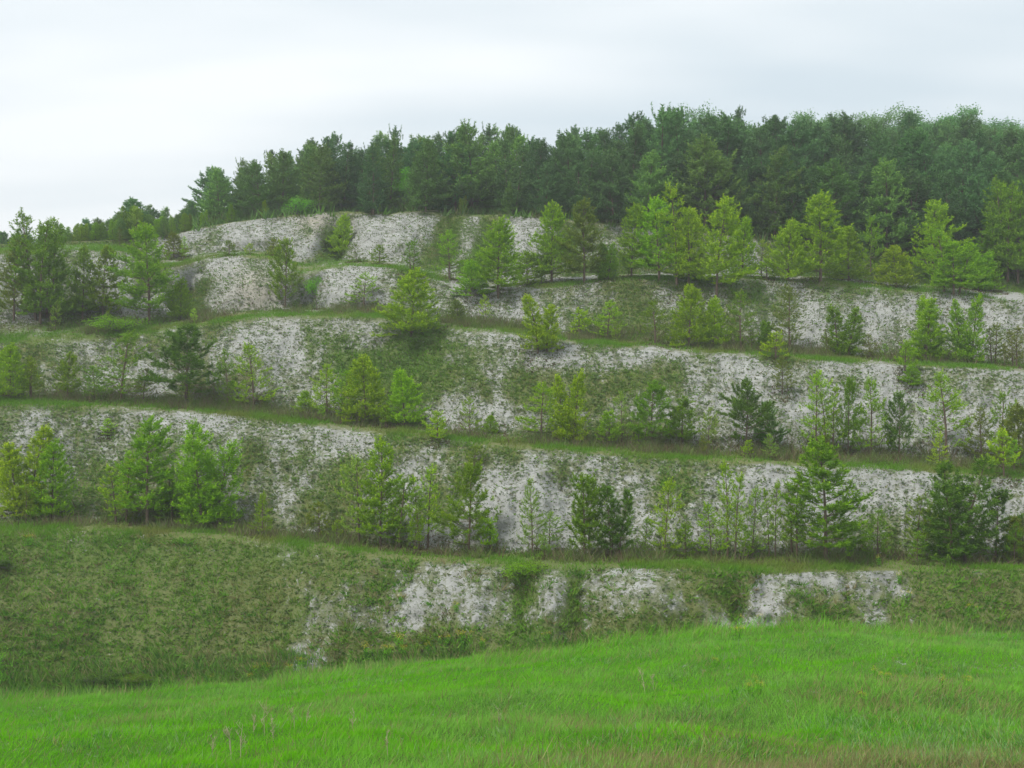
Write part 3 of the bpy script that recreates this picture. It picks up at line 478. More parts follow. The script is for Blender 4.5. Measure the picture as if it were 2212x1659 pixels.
def broadleaf(seed, Ht, Rd, bare, nb, leaf, nleaf, stems=1, up=0.5):
    """a broad-leaved tree or shrub: forking limbs, leaves in clusters round the twig ends"""
    rs = np.random.default_rng(seed); tb = Tubes(); ends = []
    def grow(A, d, l, r, lev):
        pts = [A]
        for s in range(4): d = d + rs.normal(size=3) * 0.16 + np.array([0, 0, 0.05]); d = d / np.linalg.norm(d); pts.append(pts[-1] + d * l / 4)
        tb.add(pts, np.linspace(r, r * 0.55, 5), 6 if lev == 0 else 4 if lev == 1 else 3)
        if lev >= 1: ends.extend(pts[2:])
        if lev < 3:
            for b in range(nb - (lev > 1)):
                t = rs.uniform(0.35, 1.0) if lev else rs.uniform(bare, 1.0); j = min(3, int(t * 4)); P = pts[j] + (pts[j + 1] - pts[j]) * (t * 4 - j)
                a = rs.random() * 6.283; e = np.array([math.cos(a), math.sin(a), 0]); nd = d * 0.55 + e * rs.uniform(0.6, 1.0) + np.array([0, 0, up * rs.random()]); grow(P, nd / np.linalg.norm(nd), l * rs.uniform(0.45, 0.68), r * 0.5, lev + 1)
    for s in range(stems):
        a = rs.random() * 6.283; sp = 0 if stems == 1 else 0.6
        grow(np.array([0, 0, -0.08]), np.array([math.cos(a) * sp, math.sin(a) * sp, 1.0]), Ht * 0.62, 0.012 * Ht + 0.01, 0)
    E = np.array(ends); sc = np.array([Rd / np.percentile(np.abs(E[:, :2]), 93), Rd / np.percentile(np.abs(E[:, :2]), 93), Ht / E[:, 2].max()])
    m = len(E); k = max(1, int(nleaf / m)); B = np.repeat(E * sc, k, 0) + rs.normal(size=(m * k, 3)) * leaf * 1.5
    D = rs.normal(size=(m * k, 3)) + np.array([0, 0, -0.2]); cc = (0.75 + 0.5 * rs.random((m * k, 1))) * np.ones((1, 3)); Ls = leaf * (0.7 + 0.6 * rs.random(m * k))
    v, f, c = quad_leaves(B, D, Ls, Ls * 0.6, cc)
    tr = tb.mesh('trunk'); co = np.empty(len(tr.vertices) * 3, np.float32); tr.vertices.foreach_get('co', co); co = (co.reshape(-1, 3) * sc).astype(np.float32); tr.vertices.foreach_set('co', co.ravel())
    cr_ = mesh_np('crown', v, f, c); tr.materials.append(M_greybark); cr_.materials.append(M_leaf); return tr, cr_, Ht, Rd
for s in range(3): KINDS[f'broad{s}'] = broadleaf(700 + s, 9.0, 2.9, 0.35, 5, 0.20, 9000)
KINDS['youngbroad'] = broadleaf(720, 2.6, 0.75, 0.35, 5, 0.085, 1900); KINDS['youngbroad1'] = broadleaf(721, 5.0, 1.7, 0.2, 5, 0.14, 4500)
for s in range(2): KINDS[f'shrub{s}'] = broadleaf(740 + s, 1.2, 1.0, 0.1, 4, 0.075, 3200, 5, 0.7)

COL = {'Y': (0.275, 0.46, 0.014), 'G': (0.225, 0.42, 0.015), 'M': (0.175, 0.315, 0.018), 'D': (0.11, 0.22, 0.022), 'O': (0.18, 0.25, 0.03), 'L': (0.265, 0.43, 0.05), 'B': (0.19, 0.50, 0.03),
       'F': (0.11, 0.245, 0.075), 'H': (0.16, 0.305, 0.062), 'V': (0.15, 0.32, 0.09)}
STEMS = {}
def plant(kind, loc, height, halfw, colour, name, label, cat, group=None, rot=None, bright=1.0):
    tr, cr_, h0, r0 = KINDS[kind]; e = bpy.data.objects.new(name, None); C.objects.link(e); e.empty_display_size = 0.2
    e.location = loc; e.rotation_euler = (0, 0, random.uniform(0, 6.283) if rot is None else rot); sz = height / h0; sx = halfw / r0
    sx = min(max(sx, sz * 0.6), sz * 1.9); e.scale = (sx, sx, sz); e['label'] = label; e['category'] = cat
    if group: e['group'] = group
    for nm, me in (('trunk', tr), ('crown', cr_)):
        o = bpy.data.objects.new(nm, me); C.objects.link(o); o.parent = e
        b_ = bright * random.uniform(0.94, 1.06); j = b_ * np.array([random.uniform(0.9, 1.1), random.uniform(0.93, 1.07), random.uniform(0.9, 1.1)]); o.color = (*(np.array(COL[colour]) * j), 1)
    return e
NV = {'dense': 5, 'sparse': 5, 'dark': 4, 'tall': 4, 'sapling': 3}
BASES = []
def at_pix(kind, x, base, top, hw, colour, name, label, cat, group=None):
    st = kind.rstrip('0123456789'); kind = st + str(random.randrange(NV[st])) if st in NV else kind
    p = hit(x, base); hgt = p.y * (H / 2 - top) / F - p.z; hw = hw * 1.36; BASES.append((p, hw * p.y / F)); return plant(kind, (p.x, p.y, p.z - 0.03), max(hgt, 0.25), hw * p.y / F, colour, name, label, cat, group)

#  x, base y, top y, half width, kind, colour, label (photo pixels at 2212 wide; the base is where the trunk meets the terrace)
PINES = [
 # lowest terrace
 (50, 1118, 920, 66, 'dense0', 'Y', 'yellow-green bushy pine with a pointed leader on the lowest terrace'),
 (112, 1120, 950, 55, 'dense1', 'G', 'fresh green pine on the lowest terrace leaning into a yellow-green bushy pine'),
 (262, 1128, 985, 50, 'sparse0', 'Y', 'thin yellowish pine half hidden by a taller one on the lowest terrace'),
 (318, 1134, 903, 76, 'tall0', 'G', 'tall open-crowned green pine on the lowest terrace above the grassy bank'),
 (452, 1140, 912, 92, 'cluster0', 'G', 'broad dense green pine with several tops on the lowest terrace'),
 (372, 1132, 1010, 45, 'sparse1', 'M', 'low green pine wedged between two big pines on the lowest terrace'),
 (775, 1176, 985, 48, 'sparse2', 'L', 'pale thin pine with chalk showing through, beside the tall-leadered pine on the lowest terrace'),
 (822, 1180, 945, 62, 'tall1', 'G', 'tall-leadered light green pine on the lowest terrace under a bare chalk scar'),
 (862, 1184, 1030, 50, 'sparse0', 'M', 'low dull green pine in front of the tall-leadered pine, lowest terrace'),
 (915, 1186, 1005, 50, 'sparse1', 'Y', 'yellowish open pine beside the dark layered pine on the lowest terrace'),
 (1012, 1194, 1005, 64, 'dark0', 'M', 'dark layered pine with long upturned shoots on the lowest terrace'),
 (1060, 1192, 1120, 24, 'sapling0', 'G', 'small green pine at the foot of the dark layered pine'),
 (1150, 1198, 1032, 32, 'sparse2', 'L', 'spindly pale pine with a bare crooked stem against clean chalk'),
 (1186, 1196, 1105, 32, 'sparse0', 'L', 'short airy pale pine beside the spindly crooked pine'),
 (1270, 1205, 1020, 56, 'dark1', 'M', 'dull green pine with upswept branches, larger of a close pair on the lowest terrace'),
 (1330, 1206, 1046, 46, 'dark0', 'D', 'slim dark pine with a visible trunk, smaller of a close pair on the lowest terrace'),
 (1436, 1203, 1034, 40, 'sparse1', 'Y', 'pale yellow-green see-through pine standing alone on the lowest terrace'),
 (1536, 1203, 1085, 36, 'sparse2', 'Y', 'small yellowish pine at the edge of a light green thicket on the lowest terrace'),
 (1580, 1206, 996, 46, 'sparse0', 'G', 'slender light green pine, tallest of the thin pines on the lowest terrace'),
 (1626, 1204, 1050, 32, 'sparse1', 'L', 'thin pale pine in the row of slender pines on the lowest terrace'),
 (1668, 1205, 1036, 30, 'sparse2', 'G', 'narrow upright green pine in the row of slender pines'),
 (1716, 1206, 1022, 44, 'sparse0', 'M', 'open dull green pine crowded by the big spreading pine'),
 (1784, 1211, 950, 92, 'tall2', 'M', 'big spreading green pine with a thick trunk, largest on the lowest terrace'),
 (1896, 1208, 1100, 36, 'sparse1', 'M', 'thin small pine between the big spreading pine and the massive dark pine'),
 (1980, 1208, 1070, 42, 'sparse2', 'M', 'low dull pine tucked against the massive dark pine'),
 (2062, 1214, 985, 104, 'cluster1', 'D', 'massive dark green many-topped pine on the lowest terrace'),
 (2150, 1212, 1060, 50, 'dark1', 'D', 'dark pine in the shade of the massive many-topped pine'),
 (2204, 1214, 1110, 50, 'dense2', 'O', 'brownish dark bushy pine at the end of the lowest terrace'),
 (1480, 1204, 1130, 24, 'sapling1', 'M', 'knee-high pine beside the lone see-through pine'),
 (690, 1160, 1085, 28, 'sapling0', 'O', 'small olive pine on bare chalk at the lip of the lowest terrace'),
 # on the second face
 (1025, 1010, 962, 24, 'sapling1', 'O', 'small olive bush pine growing on the open chalk slope under the second terrace'),
 (232, 942, 905, 16, 'sapling0', 'Y', 'tiny yellow-green pine seedling high on the second chalk face'),
 # second terrace
 (22, 860, 742, 46, 'dense1', 'Y', 'yellow-tipped bushy pine at the end of the second terrace'),
 (66, 860, 768, 34, 'sparse1', 'M', 'open dull pine beside the yellow-tipped bushy pine'),
 (146, 862, 762, 30, 'dark1', 'M', 'compact dark cone-shaped pine on the second terrace by a bare chalk streak'),
 (205, 864, 790, 40, 'sparse2', 'M', 'low straggling pine leaning on the gappy pine, second terrace'),
 (262, 866, 716, 60, 'sparse0', 'M', 'wide gappy pine with chalk showing through, second terrace'),
 (310, 866, 795, 28, 'sparse1', 'O', 'thin brownish pine between the gappy pine and the round dark pine'),
 (402, 872, 702, 72, 'round0', 'D', 'round-headed dark green pine with a short bare trunk'),
 (492, 880, 756, 30, 'sparse2', 'M', 'slim dull pine on a thin bare stem beside the round-headed pine'),
 (548, 884, 742, 48, 'sparse0', 'Y', 'airy yellow-green pine standing on brown grass, second terrace'),
 (660, 893, 842, 32, 'dense2', 'Y', 'low yellow-green bush of a pine next to a white chalk hollow'),
 (706, 902, 786, 40, 'sparse1', 'Y', 'thin yellow pine at the edge of a yellow-green group on the second terrace'),
 (742, 906, 800, 40, 'sparse2', 'G', 'smaller green pine inside the yellow-green group'),
 (790, 912, 768, 56, 'dense0', 'Y', 'bright yellow-green pine, tallest of its group on the second terrace'),
 (872, 920, 796, 48, 'dense1', 'Y', 'yellow-green skirted pine at the outer end of its group'),
 (945, 950, 890, 26, 'sapling0', 'Y', 'small yellowish pine alone on the lip of the second terrace'),
 (1060, 936, 896, 38, 'dense2', 'Y', 'squat spreading yellow-green pine under a patch of clean chalk'),
 (1170, 952, 826, 50, 'sparse0', 'Y', 'yellow-green open pine, shorter of a pair on the second terrace'),
 (1230, 956, 798, 50, 'dense1', 'Y', 'pointed yellow-green pine, taller of a pair on the second terrace'),
 (1316, 962, 888, 30, 'dark0', 'G', 'short green pine with upright shoots beside a see-through sapling'),
 (1344, 962, 846, 26, 'sparse1', 'L', 'see-through pale pine among darker ones on the second terrace'),
 (1408, 964, 826, 48, 'dark1', 'M', 'bushy mid-green pine with olive lower branches, second terrace'),
 (1472, 966, 858, 40, 'dark0', 'M', 'green pine with two leaders beside the olive-skirted pine'),
 (1530, 968, 880, 24, 'sparse2', 'L', 'frail pale pine beside the compact dark pine'),
 (1612, 972, 820, 50, 'round1', 'D', 'compact dark pine with a bare trunk and upright shoots, second terrace'),
 (1662, 974, 870, 34, 'dark1', 'D', 'dark side pine leaning against the compact dark pine'),
 (1618, 986, 950, 14, 'sapling1', 'Y', 'tiny bright yellow pine in front of the compact dark pine'),
 (1762, 978, 802, 44, 'sparse0', 'Y', 'tall thin yellow-green pine at the start of a loose row'),
 (1792, 980, 830, 36, 'sparse1', 'G', 'thin green pine close behind the tall yellow-green one'),
 (1832, 982, 820, 30, 'dark0', 'M', 'narrow pine with a spire-like leader in the loose row'),
 (1882, 985, 816, 44, 'sparse2', 'G', 'green pine with a rounded top in the loose row'),
 (1942, 990, 848, 32, 'dark1', 'D', 'slim dark pine with a spiky leader at the end of the loose row'),
 (2044, 988, 806, 62, 'sparse1', 'G', 'forked pine with two wide arms and a bare stem on the second terrace'),
 (2120, 1000, 880, 40, 'sparse0', 'O', 'olive thin pine beside the forked pine'),
 (2162, 1004, 846, 42, 'sparse2', 'M', 'tall dull pine at the end of the second terrace'),
 (2204, 1012, 872, 52, 'dense2', 'O', 'dark olive bushy pine at the end of the second terrace'),
 (2168, 1030, 930, 26, 'sapling0', 'Y', 'young pale pine on the lip below the tall dull pine'),
 # on the third face
 (1967, 834, 786, 32, 'dense0', 'G', 'low spreading bright pine alone on the third chalk face'),
 (1690, 850, 770, 26, 'sparse2', 'O', 'thin olive pine part way down the third chalk face'),
 # third terrace
 (30, 692, 515, 50, 'tall1', 'O', 'dull olive pine at the outer side of the dark pine clump on the third terrace'),
 (92, 696, 450, 84, 'clump1', 'M', 'big dark clump of tall pine stems on the green bank of the third terrace'),
 (178, 692, 528, 40, 'tall2', 'M', 'open pine with a bare lower trunk beside the dark clump'),
 (222, 692, 532, 44, 'tall0', 'M', 'thin-crowned pine with chalk behind, next to the dense upright pine'),
 (322, 696, 484, 66, 'tall1', 'G', 'dense upright green pine above the flowering shrub'),
 (390, 690, 600, 30, 'dense1', 'M', 'small green pine at the foot of the chalk spur'),
 (616, 664, 518, 36, 'dark0', 'M', 'slender pine with a bare stem in front of the big white slope'),
 (786, 668, 588, 44, 'sparse0', 'Y', 'thin yellowish pine before the second chalk mound'),
 (888, 724, 580, 66, 'dense0', 'Y', 'vivid yellow-green bushy pine on the grassy shoulder'),
 (990, 694, 646, 40, 'dense2', 'O', 'low olive pine behind the grassy shoulder'),
 (1172, 760, 636, 48, 'dense1', 'Y', 'yellow-green pine over the lip where the grassy shoulder ends'),
 (1250, 726, 668, 26, 'sapling1', 'Y', 'short yellow pine beside the lip pine on the third terrace'),
 (1312, 734, 650, 42, 'sparse1', 'Y', 'thin yellowish pine on dark turf, third terrace'),
 (1415, 744, 650, 44, 'sparse0', 'M', 'mid-green open pine on the third terrace'),
 (1488, 748, 616, 50, 'dense2', 'Y', 'bright yellow-green pine with a dense skirt, third terrace'),
 (1540, 750, 640, 32, 'dense0', 'Y', 'slim bright pine touching the dense-skirted one'),
 (1600, 754, 626, 42, 'sparse2', 'M', 'open dull green pine beside the bright pair'),
 (1652, 756, 690, 32, 'dense1', 'M', 'low rounded green pine on the third terrace'),
 (1706, 760, 616, 44, 'sparse1', 'O', 'olive thin-crowned pine on the third terrace'),
 (1676, 774, 716, 26, 'sapling0', 'Y', 'small yellow pine on the lip in front of the olive thin-crowned pine'),
 (1822, 770, 656, 52, 'dense2', 'M', 'wide bushy pine beside a bare chalk streak, third terrace'),
 (1880, 774, 720, 26, 'sparse0', 'O', 'small brownish pine beside the wide bushy pine'),
 (1998, 782, 636, 62, 'dense0', 'G', 'large fresh green pine, broadest on the third terrace'),
 (2088, 786, 636, 48, 'dense1', 'G', 'pointed fresh green pine next to the broadest one'),
 (1955, 806, 738, 22, 'sapling1', 'G', 'slim green seedling pine on the third terrace lip'),
 (2146, 788, 696, 34, 'sparse1', 'O', 'olive pine thinning out towards the bare grey slope'),
 (2192, 792, 704, 34, 'sparse2', 'O', 'last thin pine of the third terrace below the bare grey slope'),
 # upper terrace
 (740, 552, 462, 30, 'dense2', 'Y', 'yellow-green pine rooted in the gully between two chalk mounds'),
 (890, 592, 515, 32, 'sparse0', 'M', 'dull pine on the chalk bank below the wood'),
 (970, 604, 498, 36, 'sparse1', 'G', 'open green pine below a green gully'),
 (1016, 640, 560, 44, 'dense0', 'Y', 'low yellow-green pine in front of the pine with a straight bare trunk'),
 (1076, 642, 472, 62, 'tall0', 'Y', 'yellow-green pine with a straight bare trunk standing forward of the row'),
 (1140, 616, 540, 40, 'dense1', 'G', 'short green pine filling the gap beside the straight-trunked pine'),
 (1192, 612, 440, 54, 'tall1', 'Y', 'tall yellowish pine with twin leaders on the upper terrace'),
 (1262, 610, 428, 56, 'tall2', 'O', 'tall pine with a dark forked trunk on the upper terrace'),
 (1310, 604, 520, 34, 'dense2', 'G', 'short green pine between two tall ones on the upper terrace'),
 (1364, 600, 444, 48, 'tall0', 'G', 'open tall pine with chalk gleaming through its branches'),
 (1424, 606, 424, 60, 'tall2', 'Y', 'yellow-green tall pine merged with the widest clump'),
 (1476, 616, 398, 76, 'clump0', 'Y', 'widest and tallest yellow-green pine clump on the upper terrace'),
 (1548, 640, 428, 62, 'tall1', 'Y', 'tall pine with a long bare trunk at the front of the widest clump'),
 (1604, 598, 468, 38, 'dense1', 'Y', 'bright narrow pine next to a bare white patch'),
 (1656, 604, 560, 24, 'sapling0', 'Y', 'small yellow pine at the foot of the white patch'),
 (1702, 606, 474, 46, 'dense0', 'Y', 'bright cone-shaped pine, smaller neighbour of the steepled pine'),
 (1772, 610, 414, 74, 'tall2', 'Y', 'steepled bright pine with a long leader, broad at its base'),
 (1834, 608, 490, 50, 'dense2', 'G', 'green pine in the lee of the steepled pine'),
 (1880, 596, 468, 26, 'sparse2', 'G', 'narrow pole-like pine before the dark wood'),
 (1936, 622, 530, 60, 'dense1', 'Y', 'low wide yellow-green pine on the grassy hummock'),
 (2016, 612, 436, 56, 'tall0', 'Y', 'pointed bright pine rising behind the hummock'),
 (2056, 634, 488, 76, 'clump0', 'G', 'broad green pine clump spreading over the hummock'),
 (2120, 628, 540, 48, 'dense0', 'G', 'low green pine at the end of the hummock'),
 (2186, 610, 372, 80, 'clump1', 'M', 'huge dull green pine clump standing forward of the wood'),
 (2140, 600, 470, 44, 'tall1', 'M', 'green pine leaning on the huge dull clump'),
 # saplings on the chalk shelf
 (495, 552, 520, 14, 'sapling0', 'O', 'thin olive seedling pine on the chalk shelf under the top face'),
 (540, 550, 526, 12, 'sapling1', 'Y', 'tiny yellowish seedling pine on the chalk shelf'),
 (590, 553, 516, 18, 'sapling1', 'O', 'bushier olive seedling pine on the chalk shelf near the gully'),
 (770, 566, 524, 20, 'sparse1', 'O', 'faint thin pine on the shelf above the second mound'),
 (820, 572, 530, 18, 'sapling0', 'M', 'green seedling pine on the shelf above the second mound'),
 (376, 560, 500, 30, 'dense1', 'O', 'olive pine at the rim where the chalk shelf begins'),
]
for (x, b, t, hw, kd, co, lb) in PINES: at_pix(kd, x, b, t, hw, co, 'pine_tree', lb, 'pine tree')

SKY = [(-300, 500), (0, 492), (80, 500), (150, 490), (200, 456), (245, 470), (282, 414), (320, 445), (370, 445), (405, 440), (432, 385), (470, 345), (505, 352), (560, 322), (610, 320), (650, 288), (690, 300), (722, 278), (770, 318), (832, 268), (870, 300), (930, 256), (975, 280), (1012, 250), (1070, 275), (1142, 260), (1182, 335), (1232, 264), (1290, 280), (1352, 242), (1420, 230), (1500, 229), (1560, 230), (1640, 246), (1720, 245), (1840, 240), (1900, 262), (1950, 236), (2050, 246), (2130, 264), (2180, 260), (2300, 262), (2500, 280)]
skyv = lambda u: np.interp(u, *zip(*SKY))
r15 = KEY[15]
def on_row(u, dy):
    """a point dy metres behind the top edge of the chalk"""
    ye = np.interp(u, U, prof[15][0]); y = ye + dy; return drop((u - W / 2) / F * y, y)
# small self-sown pines filling the rows
for (k, nm, cnt_) in [(7, 'lowest', 13), (9, 'second', 14), (11, 'third', 12), (13, 'upper', 12)]:
    for i in range(cnt_):
        u = -20 + (i + random.uniform(0.1, 0.9)) * 2260 / cnt_; ci = int(round((u + 700) / 7))
        if k >= 11 and 420 < u < 880: continue
        ci = ci; ri_ = KEY[k] + int(SUBS[k] * random.uniform(0.35, 0.98)); q = Vector(PT[ri_, ci]); b_ = random.choice((0.8, 1.0, 1.2)); hgt = random.uniform(0.7, 2.1) * (1 if k < 13 else 1.3)
        co = random.choice('OMGYL'); kd = ('sparse' if hgt > 1.2 else 'sapling') + str(random.randrange(3)); BASES.append((q, hgt * 0.3))
        plant(kd, (q.x, q.y, q.z - 0.04), hgt, hgt * random.uniform(0.28, 0.42), co, 'pine_tree', {'O': 'olive', 'M': 'dull green', 'G': 'green', 'Y': 'yellow-green', 'L': 'pale green'}[co] + (' thin young pine' if hgt > 1.2 else ' knee-high seedling pine') + f' among the scrub of the {nm} terrace', 'pine tree', f'small self-sown pines in the scrub of the {nm} terrace', bright=b_)
for i in range(16):
    u = 100 + i * 20 + random.uniform(-8, 8)
    ye = np.interp(u, U, prof[15][0]) + random.uniform(0.0, 1.2); p = drop((u - W / 2) / F * ye, ye); top = skyv(u) + random.uniform(10, 34); hgt = min(max(p.y * (H / 2 - top) / F - p.z, 1.5), 4.2); co = random.choice('LGGHM')
    plant(f'dense{i % 5}', (p.x, p.y, p.z - 0.04), hgt, hgt * 0.5, co, 'pine_tree', {'L': 'pale', 'G': 'fresh', 'H': 'blue-green', 'M': 'dull'}[co] + ' bushy pine on the rim of the ridge above the chalk', 'pine tree', 'bushy pines on the rim of the ridge')
# ---- the hilltop wood
cnt = 0
ROWS = [(1.2, 1.0, 5.0, 7.2), (4.5, 0.95, 7.0, 9.0), (9.5, 1.1, 7.5, 9.5), (16.0, 1.2, 8, 10), (24.0, 0.9, 8, 11)]
for ri, (dy, sp_, h0, h1) in enumerate(ROWS):
    u = 395.0 + random.uniform(0, 30) if ri else 560.0
    while u < 2330:
        p = on_row(u, dy + random.uniform(-1.3, 1.3)); hgt = random.uniform(h0, h1)
        if ri == 0 and (u < 1180 and random.random() < 0.35): u += 60; continue
        sk = skyv(u) + random.uniform(2, 26); top = H / 2 - F * (p.z + hgt) / p.y
        if ri >= 3: hgt = min(max(hgt, p.y * (H / 2 - sk) / F - p.z), 12.5)
        if H / 2 - F * (p.z + hgt) / p.y < sk: hgt = p.y * (H / 2 - sk) / F - p.z
        if hgt > 2.2:
            k_ = random.randrange(5); co = 'F' if u > 1200 and ri else random.choice('FFH'); b_ = random.choice((0.8, 1.0, 1.22))
            form = ('rounded', 'egg-crowned', 'broad', 'spired', 'twin-topped')[k_]; tone = {0.8: 'dark', 1.0: 'mid-green', 1.22: 'pale'}[b_]
            where = ('in the front rank of the wood', 'near the front of the wood', 'in the middle of the wood', 'high in the wood', 'on the skyline of the wood')[ri]
            sect = ('over the ridge corner', 'over the white chalk crest', 'above the green-striped chalk', 'behind the widest pine clump', 'behind the steepled pine', 'behind the grassy hummock')[int(np.searchsorted([600, 930, 1230, 1600, 1880], u))]
            plant(f'forest{k_}', (p.x, p.y, p.z - 0.05), hgt, random.uniform(0.40, 0.56) * hgt, co, 'pine_tree', f'{tone} {form} pine {where}, {sect}', 'pine tree', 'pines of the hilltop wood', bright=b_); cnt += 1
        u += random.uniform(52, 78) * sp_
for (u, dy, top, kd, hw) in [(1560, 22, 228, 'broad0', 2.4), (1715, 30, 244, 'broad1', 2.8), (1790, 31, 250, 'broad2', 2.4), (1850, 30, 238, 'broad0', 2.6), (1948, 31, 233, 'broad1', 3.2), (2008, 32, 244, 'broad0', 2.6), (2058, 32, 242, 'broad2', 2.6), (2105, 31, 262, 'broad1', 2.2), (2165, 32, 258, 'broad2', 2.8), (2215, 30, 268, 'broad0', 2.6), (1985, 27, 262, 'broad2', 2.8), (1895, 29, 258, 'broad2', 2.2)]:
    p = on_row(u, dy); plant(kd, (p.x, p.y, p.z - 0.05), p.y * (H / 2 - top) / F - p.z, hw, 'V', 'broadleaf_tree', 'round-crowned leafy tree showing above the pines on the skyline', 'broadleaf tree', 'leafy trees on the skyline above the pines')
# lower wood running down the ridge
for i in range(36):
    u = -80 + i * 14.0 + random.uniform(-6, 6); dy = (1.5, 4.5, 8, 13)[i % 4] + random.uniform(-.5, .5); p = on_row(u, dy); sk = skyv(u) + random.uniform(-2, 8) + (3 - i % 4) * 6
    hgt = p.y * (H / 2 - sk) / F - p.z; k_ = random.randrange(5); b_ = random.choice((0.85, 1.05, 1.3))
    if hgt > 1.0: plant(f'forest{k_}' if hgt > 4 else f'dense{k_}', (p.x, p.y, p.z - 0.05), min(hgt, 11), min(0.7 * hgt, 2.6), random.choice('HHF'), 'pine_tree', ('dull', 'fresh', 'pale')[(0.85, 1.05, 1.3).index(b_)] + (' tall' if hgt > 5 else ' bushy') + ' green pine ' + ('in the outer', 'in the second', 'in the third', 'in the back')[i % 4] + ' line of the low belt on the ridge', 'pine tree', 'pines of the low belt on the ridge', bright=b_)
for (u, dy, top, kd, hw, co, lb) in [(985, 6, 318, 'youngbroad1', 1.5, 'B', 'bright green leafy tree glowing among the dark pines of the wood'), (900, 3, 366, 'youngbroad1', 1.4, 'B', 'light green young leafy tree at the edge of the wood beside a dark gap')]:
    p = on_row(u, dy); plant(kd, (p.x, p.y, p.z), p.y * (H / 2 - top) / F - p.z, hw, co, 'broadleaf_tree', lb, 'broadleaf tree')
EDGE = [(572, 1.0, 432, 'dense0', 'Y', 'yellow-green young pine on the open crest beside the wood'), (500, 1.5, 440, 'dense1', 'M', 'mid-green young pine where the wood meets the ridge'), (440, 2, 452, 'dense2', 'G', 'green bushy pine at the low corner of the wood'), (410, 1, 462, 'dense0', 'O', 'olive bushy pine under the low corner of the wood'),
        (905, 0.8, 352, 'forest1', 'H', 'stocky dark pine standing forward of the wood above a hollow'), (635, 1.0, 424, 'shrub0', 'B', 'bright leafy shrub on the crest under the pines'), (300, 1.0, 480, 'dense1', 'L', 'pale bushy pine low on the ridge above the chalk'), (245, 1.0, 474, 'dense2', 'G', 'fresh green bushy pine low on the ridge'), (190, 1.0, 490, 'dense0', 'L', 'pale green pine behind the dark clump on the ridge'), (350, 1.2, 470, 'dense0', 'G', 'green pine on the ridge where the chalk rim starts'), (820, .6, 440, 'dense1', 'G', 'small green pine on the bank just under the wood'), (1100, 1.0, 392, 'forest0', 'H', 'upright dark pine just above the green-striped chalk'), (1000, .7, 420, 'dense2', 'M', 'short pine at the foot of the wood above a green gully')]
for (u, dy, top, kd, co, lb) in EDGE:
    p = on_row(u, dy); hgt = p.y * (H / 2 - top) / F - p.z; sh = kd.startswith('shrub')
    plant(kd, (p.x, p.y, p.z - 0.03), max(hgt, 0.6), max(hgt, .6) * (0.8 if sh else 0.36), co, 'leafy_shrub' if sh else 'pine_tree', lb, 'shrub' if sh else 'pine tree')

# ---- shrubs and the lone sapling
at_pix('youngbroad', 684, 668, 598, 13, 'B', 'broadleaf_sapling', 'bright green leafy sapling on a thin stem before the white mounds', 'sapling')
at_pix('shrub0', -14, 1480, 1404, 18, 'B', 'leafy_shrub', 'bright green leafy shrub at the foot of the grassy bank', 'shrub')
at_pix('shrub1', 262, 716, 682, 44, 'G', 'leafy_shrub', 'low shrub on the green bank below the dense upright pine', 'shrub')
at_pix('shrub0', 18, 1226, 1202, 45, 'D', 'leafy_shrub', 'dark low shrub on the lip of the grassy bank', 'shrub')
at_pix('shrub1', 1140, 1240, 1212, 32, 'G', 'leafy_shrub', 'green shrub at the head of the narrow green gully', 'shrub')
at_pix('shrub1', 210, 1472, 1448, 60, 'D', 'bramble', 'dark green bramble sprawling at the foot of the grassy bank', 'bramble')
at_pix('shrub0', 300, 1470, 1452, 40, 'M', 'bramble', 'smaller green bramble beside the sprawling dark one', 'bramble')
at_pix('shrub0', 930, 1396, 1372, 50, 'M', 'bramble', 'green bramble behind the yellow flowers under the chalk face', 'bramble')

# ---- needle litter and dry grass, dark to give contact shade under the pines
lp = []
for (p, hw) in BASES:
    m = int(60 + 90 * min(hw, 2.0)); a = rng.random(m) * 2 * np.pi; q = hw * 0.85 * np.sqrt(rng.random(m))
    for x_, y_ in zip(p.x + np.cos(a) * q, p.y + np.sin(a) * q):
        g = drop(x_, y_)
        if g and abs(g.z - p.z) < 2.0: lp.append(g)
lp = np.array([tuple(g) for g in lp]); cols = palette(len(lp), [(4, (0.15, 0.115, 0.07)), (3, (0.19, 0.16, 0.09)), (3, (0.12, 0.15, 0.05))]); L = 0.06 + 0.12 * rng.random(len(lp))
stuff(tufts('litter_shade', lp, 3, 0.14 + 0 * L, L, 0.065 + 0 * L, cols, M_herb, 1.0), 'brown needle litter and dry stems, coloured dark as contact shade under the terrace pines', 'litter')

